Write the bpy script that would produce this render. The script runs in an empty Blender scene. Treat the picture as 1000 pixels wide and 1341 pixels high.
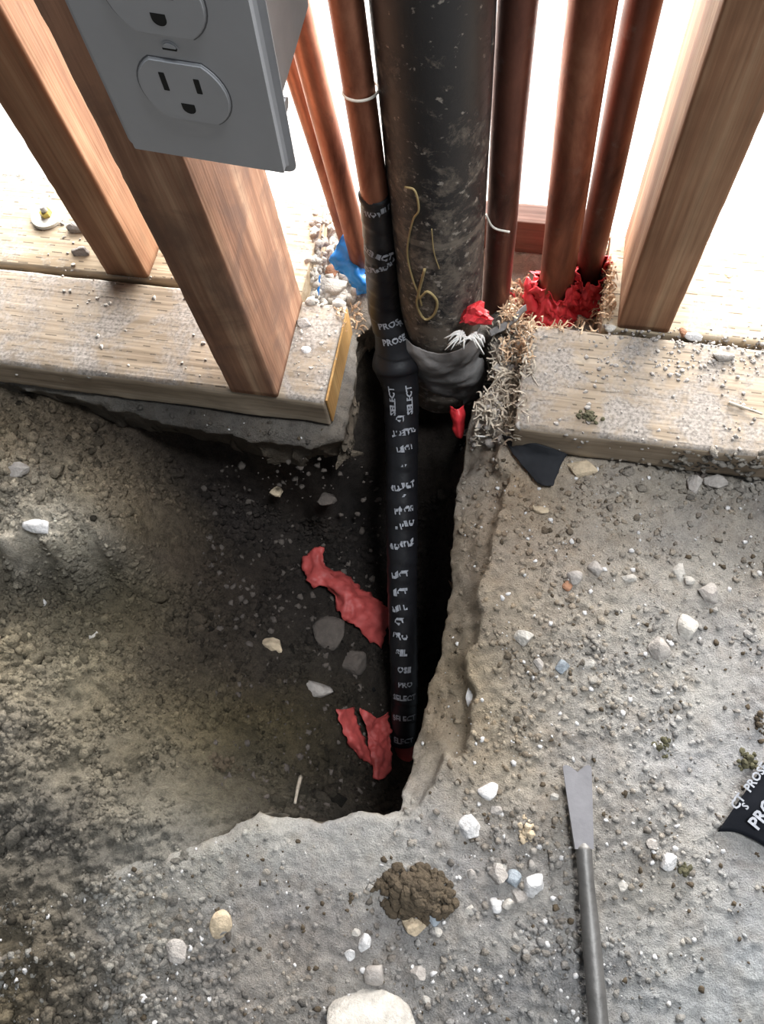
import bpy, bmesh, math, random
import numpy as np
from mathutils import Vector, Matrix, Euler
random.seed(7); rng = np.random.default_rng(7)
sc = bpy.context.scene
# ------------------------------------------------------------ camera
CAM = (0.02626, -0.27446, 0.55691); ROT = (0.37717, 0.0815, 0.18274); F = 1046.98
cd = bpy.data.cameras.new('camera'); cam = bpy.data.objects.new('camera', cd)
sc.collection.objects.link(cam); sc.camera = cam
cam.location = CAM; cam.rotation_euler = ROT
cd.sensor_fit = 'VERTICAL'; cd.sensor_height = 24; cd.lens = F*24/1341; cd.clip_start = .01
# ------------------------------------------------------------ light
w = bpy.data.worlds.new('world'); sc.world = w; w.use_nodes = True
bg = w.node_tree.nodes['Background']; bg.inputs[0].default_value = (.80, .90, 1, 1); bg.inputs[1].default_value = .16
def area(name, loc, target, sx, sy, power, col, spread=180):
    l = bpy.data.lights.new(name, 'AREA'); l.shape = 'RECTANGLE'; l.size = sx; l.size_y = sy
    l.energy = power; l.color = col; l.spread = math.radians(spread)
    o = bpy.data.objects.new(name, l); sc.collection.objects.link(o); o.location = loc
    o.rotation_euler = (Vector(target)-Vector(loc)).to_track_quat('-Z', 'Y').to_euler(); return o
area('daylight_opening', (.0, .95, .34), (0, .0, .22), 2.0, .5, 118, (1, .97, .93))
area('daylight_above', (.0, .85, .95), (0, .45, 0), 1.2, .4, 14, (1, .97, .93))
area('overhead_light', (.55, -.15, 1.9), (0, -.1, 0), .5, .5, 41, (.93, .97, 1))
sc.view_settings.view_transform = 'Standard'; sc.view_settings.look = 'None'
sc.view_settings.exposure = 0.0; sc.view_settings.gamma = 1; sc.view_settings.use_curve_mapping = False
# ------------------------------------------------------------ helpers
M3 = np.array(Euler(ROT).to_matrix()); C3 = np.array(CAM)
def ray(px): return M3 @ np.array([(px[0]-500)/F, -(px[1]-670.5)/F, -1.0])
def unz(px, z):
    d = ray(px); return C3+(z-C3[2])/d[2]*d
def uny(px, y):
    d = ray(px); return C3+(y-C3[1])/d[1]*d
def unx(px, x):
    d = ray(px); return C3+(x-C3[0])/d[0]*d
def depth(P): return -float((M3.T @ (np.asarray(P)-C3))[2])
def rad(wpx, P): return wpx*.5*depth(P)/F
# --- numpy noise
_T = np.random.default_rng(3).random((256, 256)).astype(np.float64)
def vnoise(x, y):
    xi = np.floor(x).astype(int); yi = np.floor(y).astype(int); fx = x-xi; fy = y-yi
    fx = fx*fx*fx*(fx*(fx*6-15)+10); fy = fy*fy*fy*(fy*(fy*6-15)+10)
    g = lambda a, b: _T[a & 255, b & 255]
    return (g(xi, yi)*(1-fx)+g(xi+1, yi)*fx)*(1-fy)+(g(xi, yi+1)*(1-fx)+g(xi+1, yi+1)*fx)*fy*1.0
def fbm(x, y, sc_, o=4, gain=.5):
    r = 0; a = 1; t = 0
    for k in range(o):
        r = r+a*(vnoise(x/sc_+17.3*k, y/sc_+31.7*k)*2-1); t += a; a *= gain; sc_ = sc_/2.07
    return r/t
_J = np.random.default_rng(5).random((256, 256, 3))
def crumbs(x, y, s):
    """rounded lumps: one dome per jittered cell"""
    X = x/s; Y = y/s; xi = np.floor(X).astype(int); yi = np.floor(Y).astype(int); best = np.zeros_like(X)
    for dx in (-1, 0, 1):
        for dy in (-1, 0, 1):
            j = _J[(xi+dx) & 255, (yi+dy) & 255]
            d2 = (X-(xi+dx+j[..., 0]))**2+(Y-(yi+dy+j[..., 1]))**2
            rr = .25+.45*j[..., 2]
            h = np.sqrt(np.maximum(rr*rr-d2, 0)); best = np.maximum(best, h)
    return best*s
def tps(P, V, q):
    """smooth interpolation of values V at points P, evaluated at q"""
    P = np.asarray(P, float); V = np.asarray(V, float); V = V if V.ndim == 2 else V[:, None]
    n = len(P); d = np.linalg.norm(P[:, None]-P[None], axis=2)
    K = d+np.eye(n)*-1e-3*0; A = np.block([[K, np.ones((n, 1))], [np.ones((1, n)), np.zeros((1, 1))]])
    wv = np.linalg.solve(A+np.eye(n+1)*1e-9, np.vstack([V, np.zeros((1, V.shape[1]))]))
    sh = q[0].shape; qx = q[0].ravel(); qy = q[1].ravel(); out = np.zeros((qx.size, V.shape[1]))+wv[-1]
    for i in range(n):
        out += np.hypot(qx-P[i, 0], qy-P[i, 1])[:, None]*wv[i]
    return out.reshape(sh+(V.shape[1],)) if V.shape[1] > 1 else out.reshape(sh)
# --- mesh helpers
def raw(name, verts, faces, mat, parent=None, smooth=True, loc=None):
    me = bpy.data.meshes.new(name)
    verts = np.asarray(verts, float)
    if loc is not None: verts = verts-np.asarray(loc)
    if isinstance(faces, np.ndarray):
        k = faces.shape[1]
        me.vertices.add(len(verts)); me.vertices.foreach_set('co', verts.ravel())
        me.loops.add(faces.size); me.loops.foreach_set('vertex_index', faces.ravel().astype(np.int32))
        me.polygons.add(len(faces)); me.polygons.foreach_set('loop_start', np.arange(0, faces.size, k, dtype=np.int32))
        me.update(calc_edges=True); me.validate()
    else:
        me.from_pydata([tuple(v) for v in verts], [], faces); me.update()
    for m in (mat if isinstance(mat, (list, tuple)) else [mat]): me.materials.append(m)
    if smooth: me.polygons.foreach_set('use_smooth', np.ones(len(me.polygons), bool))
    o = bpy.data.objects.new(name, me); sc.collection.objects.link(o)
    if loc is not None: o.location = tuple(loc)
    if parent: 
        o.parent = parent
        if loc is not None: o.location = Vector(loc)-parent.location if parent.rotation_euler.x == 0 else Vector(loc)
    return o
def tag(o, label=None, cat=None, group=None, kind=None):
    if label: o['label'] = label
    if cat: o['category'] = cat
    if group: o['group'] = group
    if kind: o['kind'] = kind
    return o
def empty(name, loc, rot=(0, 0, 0)):
    o = bpy.data.objects.new(name, None); sc.collection.objects.link(o); o.location = tuple(loc); o.rotation_euler = rot
    o.empty_display_size = .02; return o
def resample(pts, n):
    pts = np.asarray(pts, float)
    # catmull-rom
    P = np.vstack([2*pts[0]-pts[1], pts, 2*pts[-1]-pts[-2]]); out = []
    for t in np.linspace(0, len(pts)-1-1e-9, n):
        i = int(t); f = t-i; a, b, c, d = P[i:i+4]
        out.append(.5*((2*b)+(-a+c)*f+(2*a-5*b+4*c-d)*f*f+(-a+3*b-3*c+d)*f**3))
    return np.array(out)
def frames(pts):
    T = np.gradient(pts, axis=0); T /= np.linalg.norm(T, axis=1)[:, None]
    ref = np.array([0, 1., 0]) if abs(T[0][1]) < .8 else np.array([1., 0, 0])
    N = []; n = ref-T[0]*(ref@T[0]); n /= np.linalg.norm(n)
    for t in T:
        n = n-t*(n@t); n /= np.linalg.norm(n); N.append(n)
    N = np.array(N); return T, N, np.cross(T, N)
def tube_geo(pts, r, seg=24, wob=None, cap=True):
    pts = np.asarray(pts, float); n = len(pts); r = np.broadcast_to(r, (n,)).astype(float)
    T, N, B = frames(pts); a = np.linspace(0, 2*math.pi, seg, endpoint=False)
    R = r[:, None]*np.ones(seg)
    if wob is not None: R = R+wob(np.arange(n)[:, None]/n, a[None, :])
    V = pts[:, None]+R[..., None]*(np.cos(a)[None, :, None]*N[:, None]+np.sin(a)[None, :, None]*B[:, None])
    V = V.reshape(-1, 3); Fc = []
    for i in range(n-1):
        for j in range(seg):
            k = (j+1) % seg; Fc.append((i*seg+j, i*seg+k, (i+1)*seg+k, (i+1)*seg+j))
    if cap: Fc.append(tuple(range(seg-1, -1, -1))); Fc.append(tuple((n-1)*seg+j for j in range(seg)))
    return V, Fc
def tube(name, pts, r, mat, parent=None, seg=24, wob=None, loc=None, cap=True):
    V, Fc = tube_geo(pts, r, seg, wob, cap); return raw(name, V, Fc, mat, parent, loc=loc)
class MB:
    def __init__(s): s.v = []; s.f = []; s.n = 0
    def add(s, V, Fc):
        V = np.asarray(V, float); s.v.append(V); s.f += [tuple(int(i)+s.n for i in q) for q in Fc]; s.n += len(V)
    def build(s, name, mat, parent=None, loc=None, smooth=True): return raw(name, np.vstack(s.v), s.f, mat, parent, smooth, loc)
def ico(sub=1):
    bm = bmesh.new(); bmesh.ops.create_icosphere(bm, subdivisions=sub, radius=1)
    V = np.array([v.co[:] for v in bm.verts]); Fc = [tuple(v.index for v in f.verts) for f in bm.faces]; bm.free(); return V, Fc
ICO1, ICOF1 = ico(1); ICO2, ICOF2 = ico(2); ICO3, ICOF3 = ico(3)
def rock(seed, sub=3, ang=.5):
    """broken stone: sphere cut by random planes + noise"""
    r = np.random.default_rng(seed); V = (ICO3 if sub == 3 else ICO2).copy()
    for k in range(int(10+8*ang)):
        n = r.normal(size=3); n /= np.linalg.norm(n); d = .52+.30*r.random()
        s = V@n; V -= np.outer(np.maximum(s-d, 0)*(.8+.2*ang), n)
    V *= 1.18
    V += .05*np.array([fbm(V[:, 0]+seed, V[:, 1]+V[:, 2]*1.7, .35, 3)]).T*V
    return V
# ------------------------------------------------------------ materials
def new_mat(name):
    m = bpy.data.materials.new(name); m.use_nodes = True; nt = m.node_tree; b = nt.nodes['Principled BSDF']; return m, nt, b
def nd(nt, t, **k):
    n = nt.nodes.new(t)
    for a, v in k.items():
        if a in n.inputs: n.inputs[a].default_value = v
        else: setattr(n, a, v)
    return n
def ramp(nt, stops, src):
    r = nt.nodes.new('ShaderNodeValToRGB'); e = r.color_ramp.elements
    while len(e) < len(stops): e.new(.5)
    for i, (p, c) in enumerate(stops): e[i].position = p; e[i].color = (*c, 1) if len(c) == 3 else c
    nt.links.new(src, r.inputs[0]); return r
def coords(nt, scale=(1, 1, 1), kind='Object'):
    tc = nt.nodes.new('ShaderNodeTexCoord'); mp = nt.nodes.new('ShaderNodeMapping'); mp.inputs['Scale'].default_value = scale
    nt.links.new(tc.outputs[kind], mp.inputs[0]); return mp.outputs[0]
def noise(nt, vec, scale, detail=6, rough=.6, dist=0):
    n = nt.nodes.new('ShaderNodeTexNoise'); n.inputs['Scale'].default_value = scale; n.inputs['Detail'].default_value = detail
    n.inputs['Roughness'].default_value = rough; n.inputs['Distortion'].default_value = dist; nt.links.new(vec, n.inputs['Vector']); return n.outputs['Fac']
def mixc(nt, fac, a, b, mode='MIX'):
    m = nt.nodes.new('ShaderNodeMix'); m.data_type = 'RGBA'; m.blend_type = mode
    for s, i in ((fac, 0), (a, 6), (b, 7)):
        if hasattr(s, 'links') or hasattr(s, 'node'): nt.links.new(s, m.inputs[i])
        else: m.inputs[i].default_value = s if i == 0 else (*s, 1)
    return m.outputs[2]
def math_(nt, op, a, b=None, c=None):
    m = nt.nodes.new('ShaderNodeMath'); m.operation = op
    for i, s in enumerate((a, b, c)):
        if s is None: continue
        if hasattr(s, 'node'): nt.links.new(s, m.inputs[i])
        else: m.inputs[i].default_value = s
    return m.outputs[0]
def bump(nt, b, h, strength, dist):
    bn = nt.nodes.new('ShaderNodeBump'); bn.inputs['Strength'].default_value = strength; bn.inputs['Distance'].default_value = dist
    nt.links.new(h, bn.inputs['Height']); nt.links.new(bn.outputs[0], b.inputs['Normal'])
def plain(name, col, rough=.6, metal=0, var=.15, scale=60, bmp=.0006, sss=0):
    m, nt, b = new_mat(name); v = coords(nt); n = noise(nt, v, scale)
    lo = tuple(c*(1-var) for c in col); hi = tuple(min(1, c*(1+var)) for c in col)
    r = ramp(nt, [(.3, lo), (.7, hi)], n); nt.links.new(r.outputs[0], b.inputs['Base Color'])
    b.inputs['Roughness'].default_value = rough; b.inputs['Metallic'].default_value = metal
    if bmp: bump(nt, b, noise(nt, v, scale*4, 4), .6, bmp)
    return m
def wood(name, axis, c1, c2, c3, dust=None, incised=False, rings=1.0, stain=None):
    """axis: grain direction 0/1/2"""
    m, nt, b = new_mat(name); s = [70, 70, 70]; s[axis] = 3.2; v = coords(nt, tuple(s))
    n1 = noise(nt, v, 1.0*rings, 6, .62, .6); s2 = [420, 420, 420]; s2[axis] = 9; v2 = coords(nt, tuple(s2)); n2 = noise(nt, v2, 1, 3, .5)
    r = ramp(nt, [(.28, c1), (.5, c2), (.72, c3)], n1)
    fine = ramp(nt, [(.3, (.72, .72, .72)), (.6, (1, 1, 1))], n2)
    col = mixc(nt, .8, r.outputs[0], fine.outputs[0], 'MULTIPLY'); hgt = n2
    vo = coords(nt)
    big = ramp(nt, [(.35, (.80, .78, .76)), (.65, (1.08, 1.06, 1.04))], noise(nt, vo, 16, 3)); col = mixc(nt, 1, col, big.outputs[0], 'MULTIPLY')
    if incised:
        sp = nt.nodes.new('ShaderNodeSeparateXYZ'); nt.links.new(vo, sp.inputs[0])
        yy = math_(nt, 'MULTIPLY', sp.outputs[1], 1/.0068); row = math_(nt, 'FLOOR', yy); fy = math_(nt, 'FRACT', yy)
        jit = math_(nt, 'MULTIPLY', noise(nt, vo, 40, 2), .6)
        xx = math_(nt, 'ADD', math_(nt, 'MULTIPLY', sp.outputs[0], 1/.020), math_(nt, 'MULTIPLY', row, .37)); xx = math_(nt, 'ADD', xx, jit)
        fx = math_(nt, 'FRACT', xx)
        my = math_(nt, 'LESS_THAN', math_(nt, 'ABSOLUTE', math_(nt, 'SUBTRACT', fy, .5)), .085)
        mx = math_(nt, 'LESS_THAN', fx, .46); mk = math_(nt, 'MULTIPLY', math_(nt, 'MULTIPLY', my, mx), math_(nt, 'GREATER_THAN', noise(nt, vo, 75, 2), .44))
        geo = nt.nodes.new('ShaderNodeNewGeometry'); sn = nt.nodes.new('ShaderNodeSeparateXYZ'); nt.links.new(geo.outputs['Normal'], sn.inputs[0])
        mk = math_(nt, 'MULTIPLY', mk, math_(nt, 'GREATER_THAN', sn.outputs[2], .6))
        col = mixc(nt, math_(nt, 'MULTIPLY', mk, .72), col, (.07, .055, .04)); hgt = math_(nt, 'SUBTRACT', n2, math_(nt, 'MULTIPLY', mk, 2.5))
    if dust:
        dn = noise(nt, vo, 26, 8, .7, .4); dr = ramp(nt, [(dust[0], (0, 0, 0)), (dust[1], (1, 1, 1))], dn)
        dn2 = noise(nt, vo, 420, 3, .6); dc = ramp(nt, [(.35, tuple(c*.42 for c in dust[2])), (.6, dust[2])], dn2)
        geo = nt.nodes.new('ShaderNodeNewGeometry'); sn = nt.nodes.new('ShaderNodeSeparateXYZ'); nt.links.new(geo.outputs['Normal'], sn.inputs[0])
        up = math_(nt, 'MULTIPLY', math_(nt, 'GREATER_THAN', sn.outputs[2], .5), dr.outputs[0])
        col = mixc(nt, math_(nt, 'MULTIPLY', up, dust[3]), col, dc.outputs[0])
    if stain:
        sn_ = ramp(nt, [(.45, (0, 0, 0)), (.62, (1, 1, 1))], noise(nt, vo, 22, 5, .6, .8)); col = mixc(nt, math_(nt, 'MULTIPLY', sn_.outputs[0], stain[1]), col, stain[0])
    nt.links.new(col, b.inputs['Base Color']); b.inputs['Roughness'].default_value = .72; b.inputs['Specular IOR Level'].default_value = .25
    bump(nt, b, hgt, .5, .0006); return m
def copper(name, dark=.5, verd=0):
    m, nt, b = new_mat(name); v = coords(nt, (1, 1, .35)); n = noise(nt, v, 28, 6, .65, .6)
    r = ramp(nt, [(.3, (.07, .032, .026) if dark > .7 else (.11, .038, .024)), (.3+.35*dark, (.20, .085, .062) if dark > .7 else (.25, .095, .058)), (.85, (.48, .24, .17) if dark > .7 else (.62, .30, .19))], n)
    sp = ramp(nt, [(.60, (0, 0, 0)), (.72, (1, 1, 1))], noise(nt, coords(nt), 90, 6, .7))
    col = mixc(nt, math_(nt, 'MULTIPLY', sp.outputs[0], .45), r.outputs[0], (.10, .06, .05))
    if verd:
        vd = ramp(nt, [(.60, (0, 0, 0)), (.70, (1, 1, 1))], noise(nt, coords(nt), 34, 5, .6)); col = mixc(nt, math_(nt, 'MULTIPLY', vd.outputs[0], verd), col, (.30, .36, .33))
    nt.links.new(col, b.inputs['Base Color']); b.inputs['Metallic'].default_value = .75
    rr = ramp(nt, [(.3, (.55,)*3), (.8, (.34,)*3)], n); nt.links.new(rr.outputs[0], b.inputs['Roughness']); bump(nt, b, noise(nt, coords(nt), 300, 3), .3, .0002); return m
def ground_mat(name, fine_scale, bstr, speck=None, contrast=.45):
    m, nt, b = new_mat(name); at = nt.nodes.new('ShaderNodeAttribute'); at.attribute_name = 'tint'
    v = coords(nt); n = noise(nt, v, fine_scale, 10, .72); n2 = noise(nt, v, fine_scale*6, 6, .7); n3 = noise(nt, v, 22, 5, .6)
    k = ramp(nt, [(.3, (1-contrast,)*3), (.5, (1, 1, 1)), (.72, (1+contrast*.6,)*3)], n)
    k2 = ramp(nt, [(.3, (1-contrast*.8,)*3), (.6, (1.08,)*3)], n2); k3 = ramp(nt, [(.3, (.84, .84, .86)), (.7, (1.08, 1.05, 1.0))], n3)
    col = mixc(nt, 1, at.outputs['Color'], k.outputs[0], 'MULTIPLY'); col = mixc(nt, 1, col, k2.outputs[0], 'MULTIPLY'); col = mixc(nt, 1, col, k3.outputs[0], 'MULTIPLY')
    nt.links.new(col, b.inputs['Base Color']); b.inputs['Roughness'].default_value = .93; b.inputs['Specular IOR Level'].default_value = .2
    n4 = noise(nt, v, 900, 3, .7); h = math_(nt, 'ADD', math_(nt, 'ADD', n, math_(nt, 'MULTIPLY', n2, .35)), math_(nt, 'MULTIPLY', n4, .22)); bump(nt, b, h, bstr, .0065); return m
STUD = wood('fir_stud', 2, (.22, .105, .058), (.33, .18, .105), (.47, .31, .195))
STUD2 = wood('fir_stud_knotty', 2, (.24, .10, .05), (.46, .24, .12), (.66, .40, .21), stain=((.26, .12, .07), .55))
STUDG = wood('fir_stud_scuffed', 2, (.18, .09, .06), (.38, .205, .13), (.64, .42, .28), stain=((.17, .10, .075), .65))
PLATE = wood('treated_plate', 0, (.22, .17, .12), (.37, .30, .225), (.48, .405, .32), dust=(.42, .56, (.36, .325, .295), .88), incised=True)
PLATEB = wood('treated_plate_clean', 0, (.38, .29, .19), (.58, .48, .35), (.68, .60, .47), dust=(.5, .62, (.58, .55, .50), .6), incised=True)
ENDW = wood('cut_end_grain', 2, (.34, .18, .06), (.52, .30, .11), (.60, .38, .16), rings=.6)
BOARD = wood('dark_board', 0, (.10, .05, .04), (.16, .085, .065), (.22, .12, .09))
COP = copper('copper_bright', .35, .0); COPD = copper('copper_tarnished', .9, .25); COPT = copper('copper_orange', .55, .12)
def abs_mat():
    m, nt, b = new_mat('black_drain_plastic'); v = coords(nt)
    g = nt.nodes.new('ShaderNodeSeparateXYZ'); nt.links.new(v, g.inputs[0])
    low = nt.nodes.new('ShaderNodeMapRange'); low.inputs[1].default_value = .30; low.inputs[2].default_value = -.02; low.inputs[3].default_value = -.14; low.inputs[4].default_value = .12
    nt.links.new(g.outputs[2], low.inputs[0])
    n = math_(nt, 'ADD', noise(nt, v, 55, 9, .78, .3), low.outputs[0]); d = ramp(nt, [(.46, (0, 0, 0)), (.60, (1, 1, 1))], n)
    col = mixc(nt, math_(nt, 'MULTIPLY', d.outputs[0], .68), (.018, .018, .020), (.24, .20, .16))
    s = ramp(nt, [(.60, (0, 0, 0)), (.68, (1, 1, 1))], math_(nt, 'ADD', noise(nt, v, 170, 4, .6), math_(nt, 'MULTIPLY', low.outputs[0], .4)))
    col = mixc(nt, math_(nt, 'MULTIPLY', s.outputs[0], .7), col, (.42, .38, .33))
    rb = math_(nt, 'LESS_THAN', math_(nt, 'ABSOLUTE', math_(nt, 'SUBTRACT', math_(nt, 'ADD', g.outputs[2], math_(nt, 'MULTIPLY', noise(nt, v, 40, 3), .010)), .130)), .003)
    col = mixc(nt, math_(nt, 'MULTIPLY', rb, .28), col, (.30, .26, .21))
    nt.links.new(col, b.inputs['Base Color']); rr = ramp(nt, [(.4, (.38,)*3), (.6, (.85,)*3)], n); nt.links.new(rr.outputs[0], b.inputs['Roughness']); bump(nt, b, n, .35, .0006); return m
ABS = abs_mat()
TAPE = plain('black_tape', (.008, .008, .010), .42, 0, .3, 40, .0004); PRINT = plain('white_print', (.27, .28, .31), .6, 0, .35, 300, 0)
REDP = plain('red_plastic', (.62, .035, .045), .42, 0, .2, 50, .0006); REDD = plain('red_plastic_dusty', (.36, .055, .050), .6, 0, .35, 40, .0008); BLUEP = plain('blue_plastic', (.015, .22, .68), .4, 0, .25, 60, .0005)
SLEEVE = plain('dusty_film', (.21, .20, .195), .7, 0, .4, 30, .0015)
WHITEP = plain('outlet_plastic', (.46, .465, .49), .38, 0, .05, 30, .0001); SLOT = plain('slot_dark', (.01, .01, .01), .8); GALV = plain('galvanised_steel', (.38, .38, .39), .45, .6, .15, 25, .0002)
STEEL = plain('worn_steel', (.16, .155, .165), .62, .2, .18, 45, .0004); SHAFT = plain('grey_shaft', (.13, .125, .12), .5, .55, .3, 50, .0006)
BRASS = plain('brass_yellow', (.55, .42, .10), .4, .5, .3); ZINC = plain('zinc_washer', (.72, .72, .68), .5, .3, .12, 60)
THREAD = plain('pale_thread', (.72, .68, .60), .8); FIBRE = plain('white_fibre', (.74, .73, .70), .85); GLUE = plain('dried_glue', (.34, .26, .12), .6)
BLACKP = plain('black_film', (.006, .007, .010), .85, 0, .2, 40, .0003); DKGREY = plain('dark_grey_film', (.018, .019, .022), .8, 0, .3, 40)
SHAVE = plain('wood_shaving', (.62, .44, .29), .8, 0, .35, 200); STRAW = plain('straw_grey', (.48, .42, .34), .85, 0, .3, 200)
for m_ in (BLACKP, DKGREY): m_.node_tree.nodes['Principled BSDF'].inputs['Specular IOR Level'].default_value = .15
def stone_mat(name, col): return plain(name, col, .9, 0, .28, 130, .0025)
ST = dict(white=stone_mat('stone_white', (.60, .585, .58)), grey=stone_mat('stone_grey', (.35, .32, .295)), tan=stone_mat('stone_tan', (.50, .40, .28)),
          blue=stone_mat('stone_bluegrey', (.26, .29, .32)), dark=stone_mat('stone_dark', (.085, .07, .06)), pale=stone_mat('stone_pale', (.47, .44, .40)),
          clod=stone_mat('soil_clod', (.075, .055, .034)), moss=stone_mat('moss_clod', (.085, .078, .042)), orange=stone_mat('stone_orange', (.33, .17, .10)))
SLABM = ground_mat('dusty_concrete', 150, .9, contrast=.30); DIRTM = ground_mat('soil', 120, 1.0, contrast=.55)
# ------------------------------------------------------------ terrain functions
# open pit: the outline of the broken slab edge, image points dropped on the slab top plane
PIT = [unz(q, 0)[:2] for q in [(-500, 470), (0, 497), (140, 533), (250, 556), (330, 575), (400, 582), (450, 572), (462, 520), (470, 440), (500, 400), (560, 415), (640, 440),
       (645, 500), (612, 545), (602, 590), (596, 640), (586, 700), (592, 745), (584, 790), (577, 830), (560, 880), (552, 930), (538, 975), (532, 1020), (522, 1062),
       (500, 1070), (470, 1062), (445, 1066), (418, 1078), (395, 1066), (365, 1070), (340, 1062), (305, 1078), (270, 1098), (200, 1120), (100, 1160), (-500, 1250)]]
PIT = np.array(PIT)
def sdf(x, y):
    """signed distance to the pit outline: + on the slab, - over the pit; plus nearest direction"""
    sh = x.shape; q = np.stack([x.ravel(), y.ravel()], 1); best = np.full(len(q), 1e9); near = np.zeros_like(q); ins = np.zeros(len(q), bool)
    n = len(PIT)
    for i in range(n):
        a = PIT[i]; b = PIT[(i+1) % n]; e = b-a; t = np.clip(((q-a)@e)/(e@e), 0, 1); c = a+t[:, None]*e
        d = np.hypot(*(q-c).T); m = d < best; best[m] = d[m]; near[m] = c[m]
        cr = ((a[1] > q[:, 1]) != (b[1] > q[:, 1])); xx = a[0]+(q[:, 1]-a[1])*(b[0]-a[0])/(b[1]-a[1]+1e-12); ins ^= cr & (q[:, 0] < xx)
    return np.where(ins, -best, best).reshape(sh), near.reshape(sh+(2,))
def P2(q, z=0): return unz(q, z)[:2]
# control tables: (px, py, z, tint r,g,b)
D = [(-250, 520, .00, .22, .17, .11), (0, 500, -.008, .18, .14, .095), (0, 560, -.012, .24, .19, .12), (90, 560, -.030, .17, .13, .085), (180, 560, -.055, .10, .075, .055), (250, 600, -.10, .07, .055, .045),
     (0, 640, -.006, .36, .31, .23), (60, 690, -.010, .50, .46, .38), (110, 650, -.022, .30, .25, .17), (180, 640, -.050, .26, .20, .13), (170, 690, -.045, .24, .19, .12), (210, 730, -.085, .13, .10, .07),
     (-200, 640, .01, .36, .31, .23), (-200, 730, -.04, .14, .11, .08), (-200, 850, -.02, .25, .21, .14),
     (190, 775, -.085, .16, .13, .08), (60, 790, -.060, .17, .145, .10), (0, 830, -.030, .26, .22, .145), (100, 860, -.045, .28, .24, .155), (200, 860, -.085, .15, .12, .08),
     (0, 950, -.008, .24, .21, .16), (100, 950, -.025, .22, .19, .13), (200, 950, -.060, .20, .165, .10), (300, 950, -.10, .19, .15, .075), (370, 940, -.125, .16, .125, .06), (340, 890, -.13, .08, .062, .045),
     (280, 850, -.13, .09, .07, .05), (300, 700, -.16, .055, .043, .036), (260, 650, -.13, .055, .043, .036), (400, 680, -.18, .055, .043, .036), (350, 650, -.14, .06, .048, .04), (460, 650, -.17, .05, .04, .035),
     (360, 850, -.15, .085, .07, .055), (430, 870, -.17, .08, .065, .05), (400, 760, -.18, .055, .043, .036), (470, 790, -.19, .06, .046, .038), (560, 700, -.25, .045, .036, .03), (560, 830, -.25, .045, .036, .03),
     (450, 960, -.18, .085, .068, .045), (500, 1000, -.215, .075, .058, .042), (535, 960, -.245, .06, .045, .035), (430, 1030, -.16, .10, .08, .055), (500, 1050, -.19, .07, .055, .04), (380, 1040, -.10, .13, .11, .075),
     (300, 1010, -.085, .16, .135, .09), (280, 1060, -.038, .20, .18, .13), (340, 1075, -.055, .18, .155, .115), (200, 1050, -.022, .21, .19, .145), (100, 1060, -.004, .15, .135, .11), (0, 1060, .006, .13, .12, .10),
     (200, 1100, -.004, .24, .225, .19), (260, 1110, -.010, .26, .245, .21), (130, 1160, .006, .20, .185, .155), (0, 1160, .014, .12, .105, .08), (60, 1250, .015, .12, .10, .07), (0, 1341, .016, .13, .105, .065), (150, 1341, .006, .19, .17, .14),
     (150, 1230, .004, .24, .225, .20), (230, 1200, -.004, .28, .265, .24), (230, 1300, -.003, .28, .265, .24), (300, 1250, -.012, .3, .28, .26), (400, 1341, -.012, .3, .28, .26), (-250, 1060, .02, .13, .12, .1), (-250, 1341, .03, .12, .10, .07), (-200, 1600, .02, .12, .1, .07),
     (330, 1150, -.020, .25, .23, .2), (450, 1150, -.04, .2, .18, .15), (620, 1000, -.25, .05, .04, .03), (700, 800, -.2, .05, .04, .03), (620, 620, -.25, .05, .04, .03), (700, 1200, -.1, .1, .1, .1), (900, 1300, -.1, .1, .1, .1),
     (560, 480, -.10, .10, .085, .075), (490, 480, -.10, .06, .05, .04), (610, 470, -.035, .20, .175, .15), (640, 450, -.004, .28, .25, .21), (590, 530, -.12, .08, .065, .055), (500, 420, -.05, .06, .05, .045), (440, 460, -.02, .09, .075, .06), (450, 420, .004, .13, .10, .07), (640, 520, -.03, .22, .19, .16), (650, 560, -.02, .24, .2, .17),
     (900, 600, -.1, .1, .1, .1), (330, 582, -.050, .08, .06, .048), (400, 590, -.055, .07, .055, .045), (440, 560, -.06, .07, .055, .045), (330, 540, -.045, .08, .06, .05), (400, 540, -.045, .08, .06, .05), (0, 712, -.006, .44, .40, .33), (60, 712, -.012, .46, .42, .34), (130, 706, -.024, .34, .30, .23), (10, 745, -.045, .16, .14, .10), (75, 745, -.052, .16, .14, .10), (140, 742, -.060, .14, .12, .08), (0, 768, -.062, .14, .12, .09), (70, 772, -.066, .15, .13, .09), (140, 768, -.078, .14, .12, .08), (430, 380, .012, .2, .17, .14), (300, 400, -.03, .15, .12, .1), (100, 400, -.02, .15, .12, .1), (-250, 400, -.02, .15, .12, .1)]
Dp = np.array([P2(r[:2], r[2]) for r in D]); Dz = [r[2] for r in D]; Dc = np.array([r[3:] for r in D])
def relief_d(x, y, z0):
    amt = np.clip(1.25+z0*3.5, .55, 1.2)
    return amt*(.0085*fbm(x, y, .05, 3)+.0065*fbm(x+3, y, .017, 4)+.55*crumbs(x+.004*fbm(x, y, .01, 2), y, .011)*(fbm(x+8, y, .04, 3) > -.1)+.60*crumbs(x+.31, y+.7, .0052)+.0028*fbm(x, y+5, .006, 3)-.0055)
def dirt_z(x, y):
    z0 = tps(Dp, Dz, (x, y)); return z0+relief_d(x, y, z0)
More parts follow.
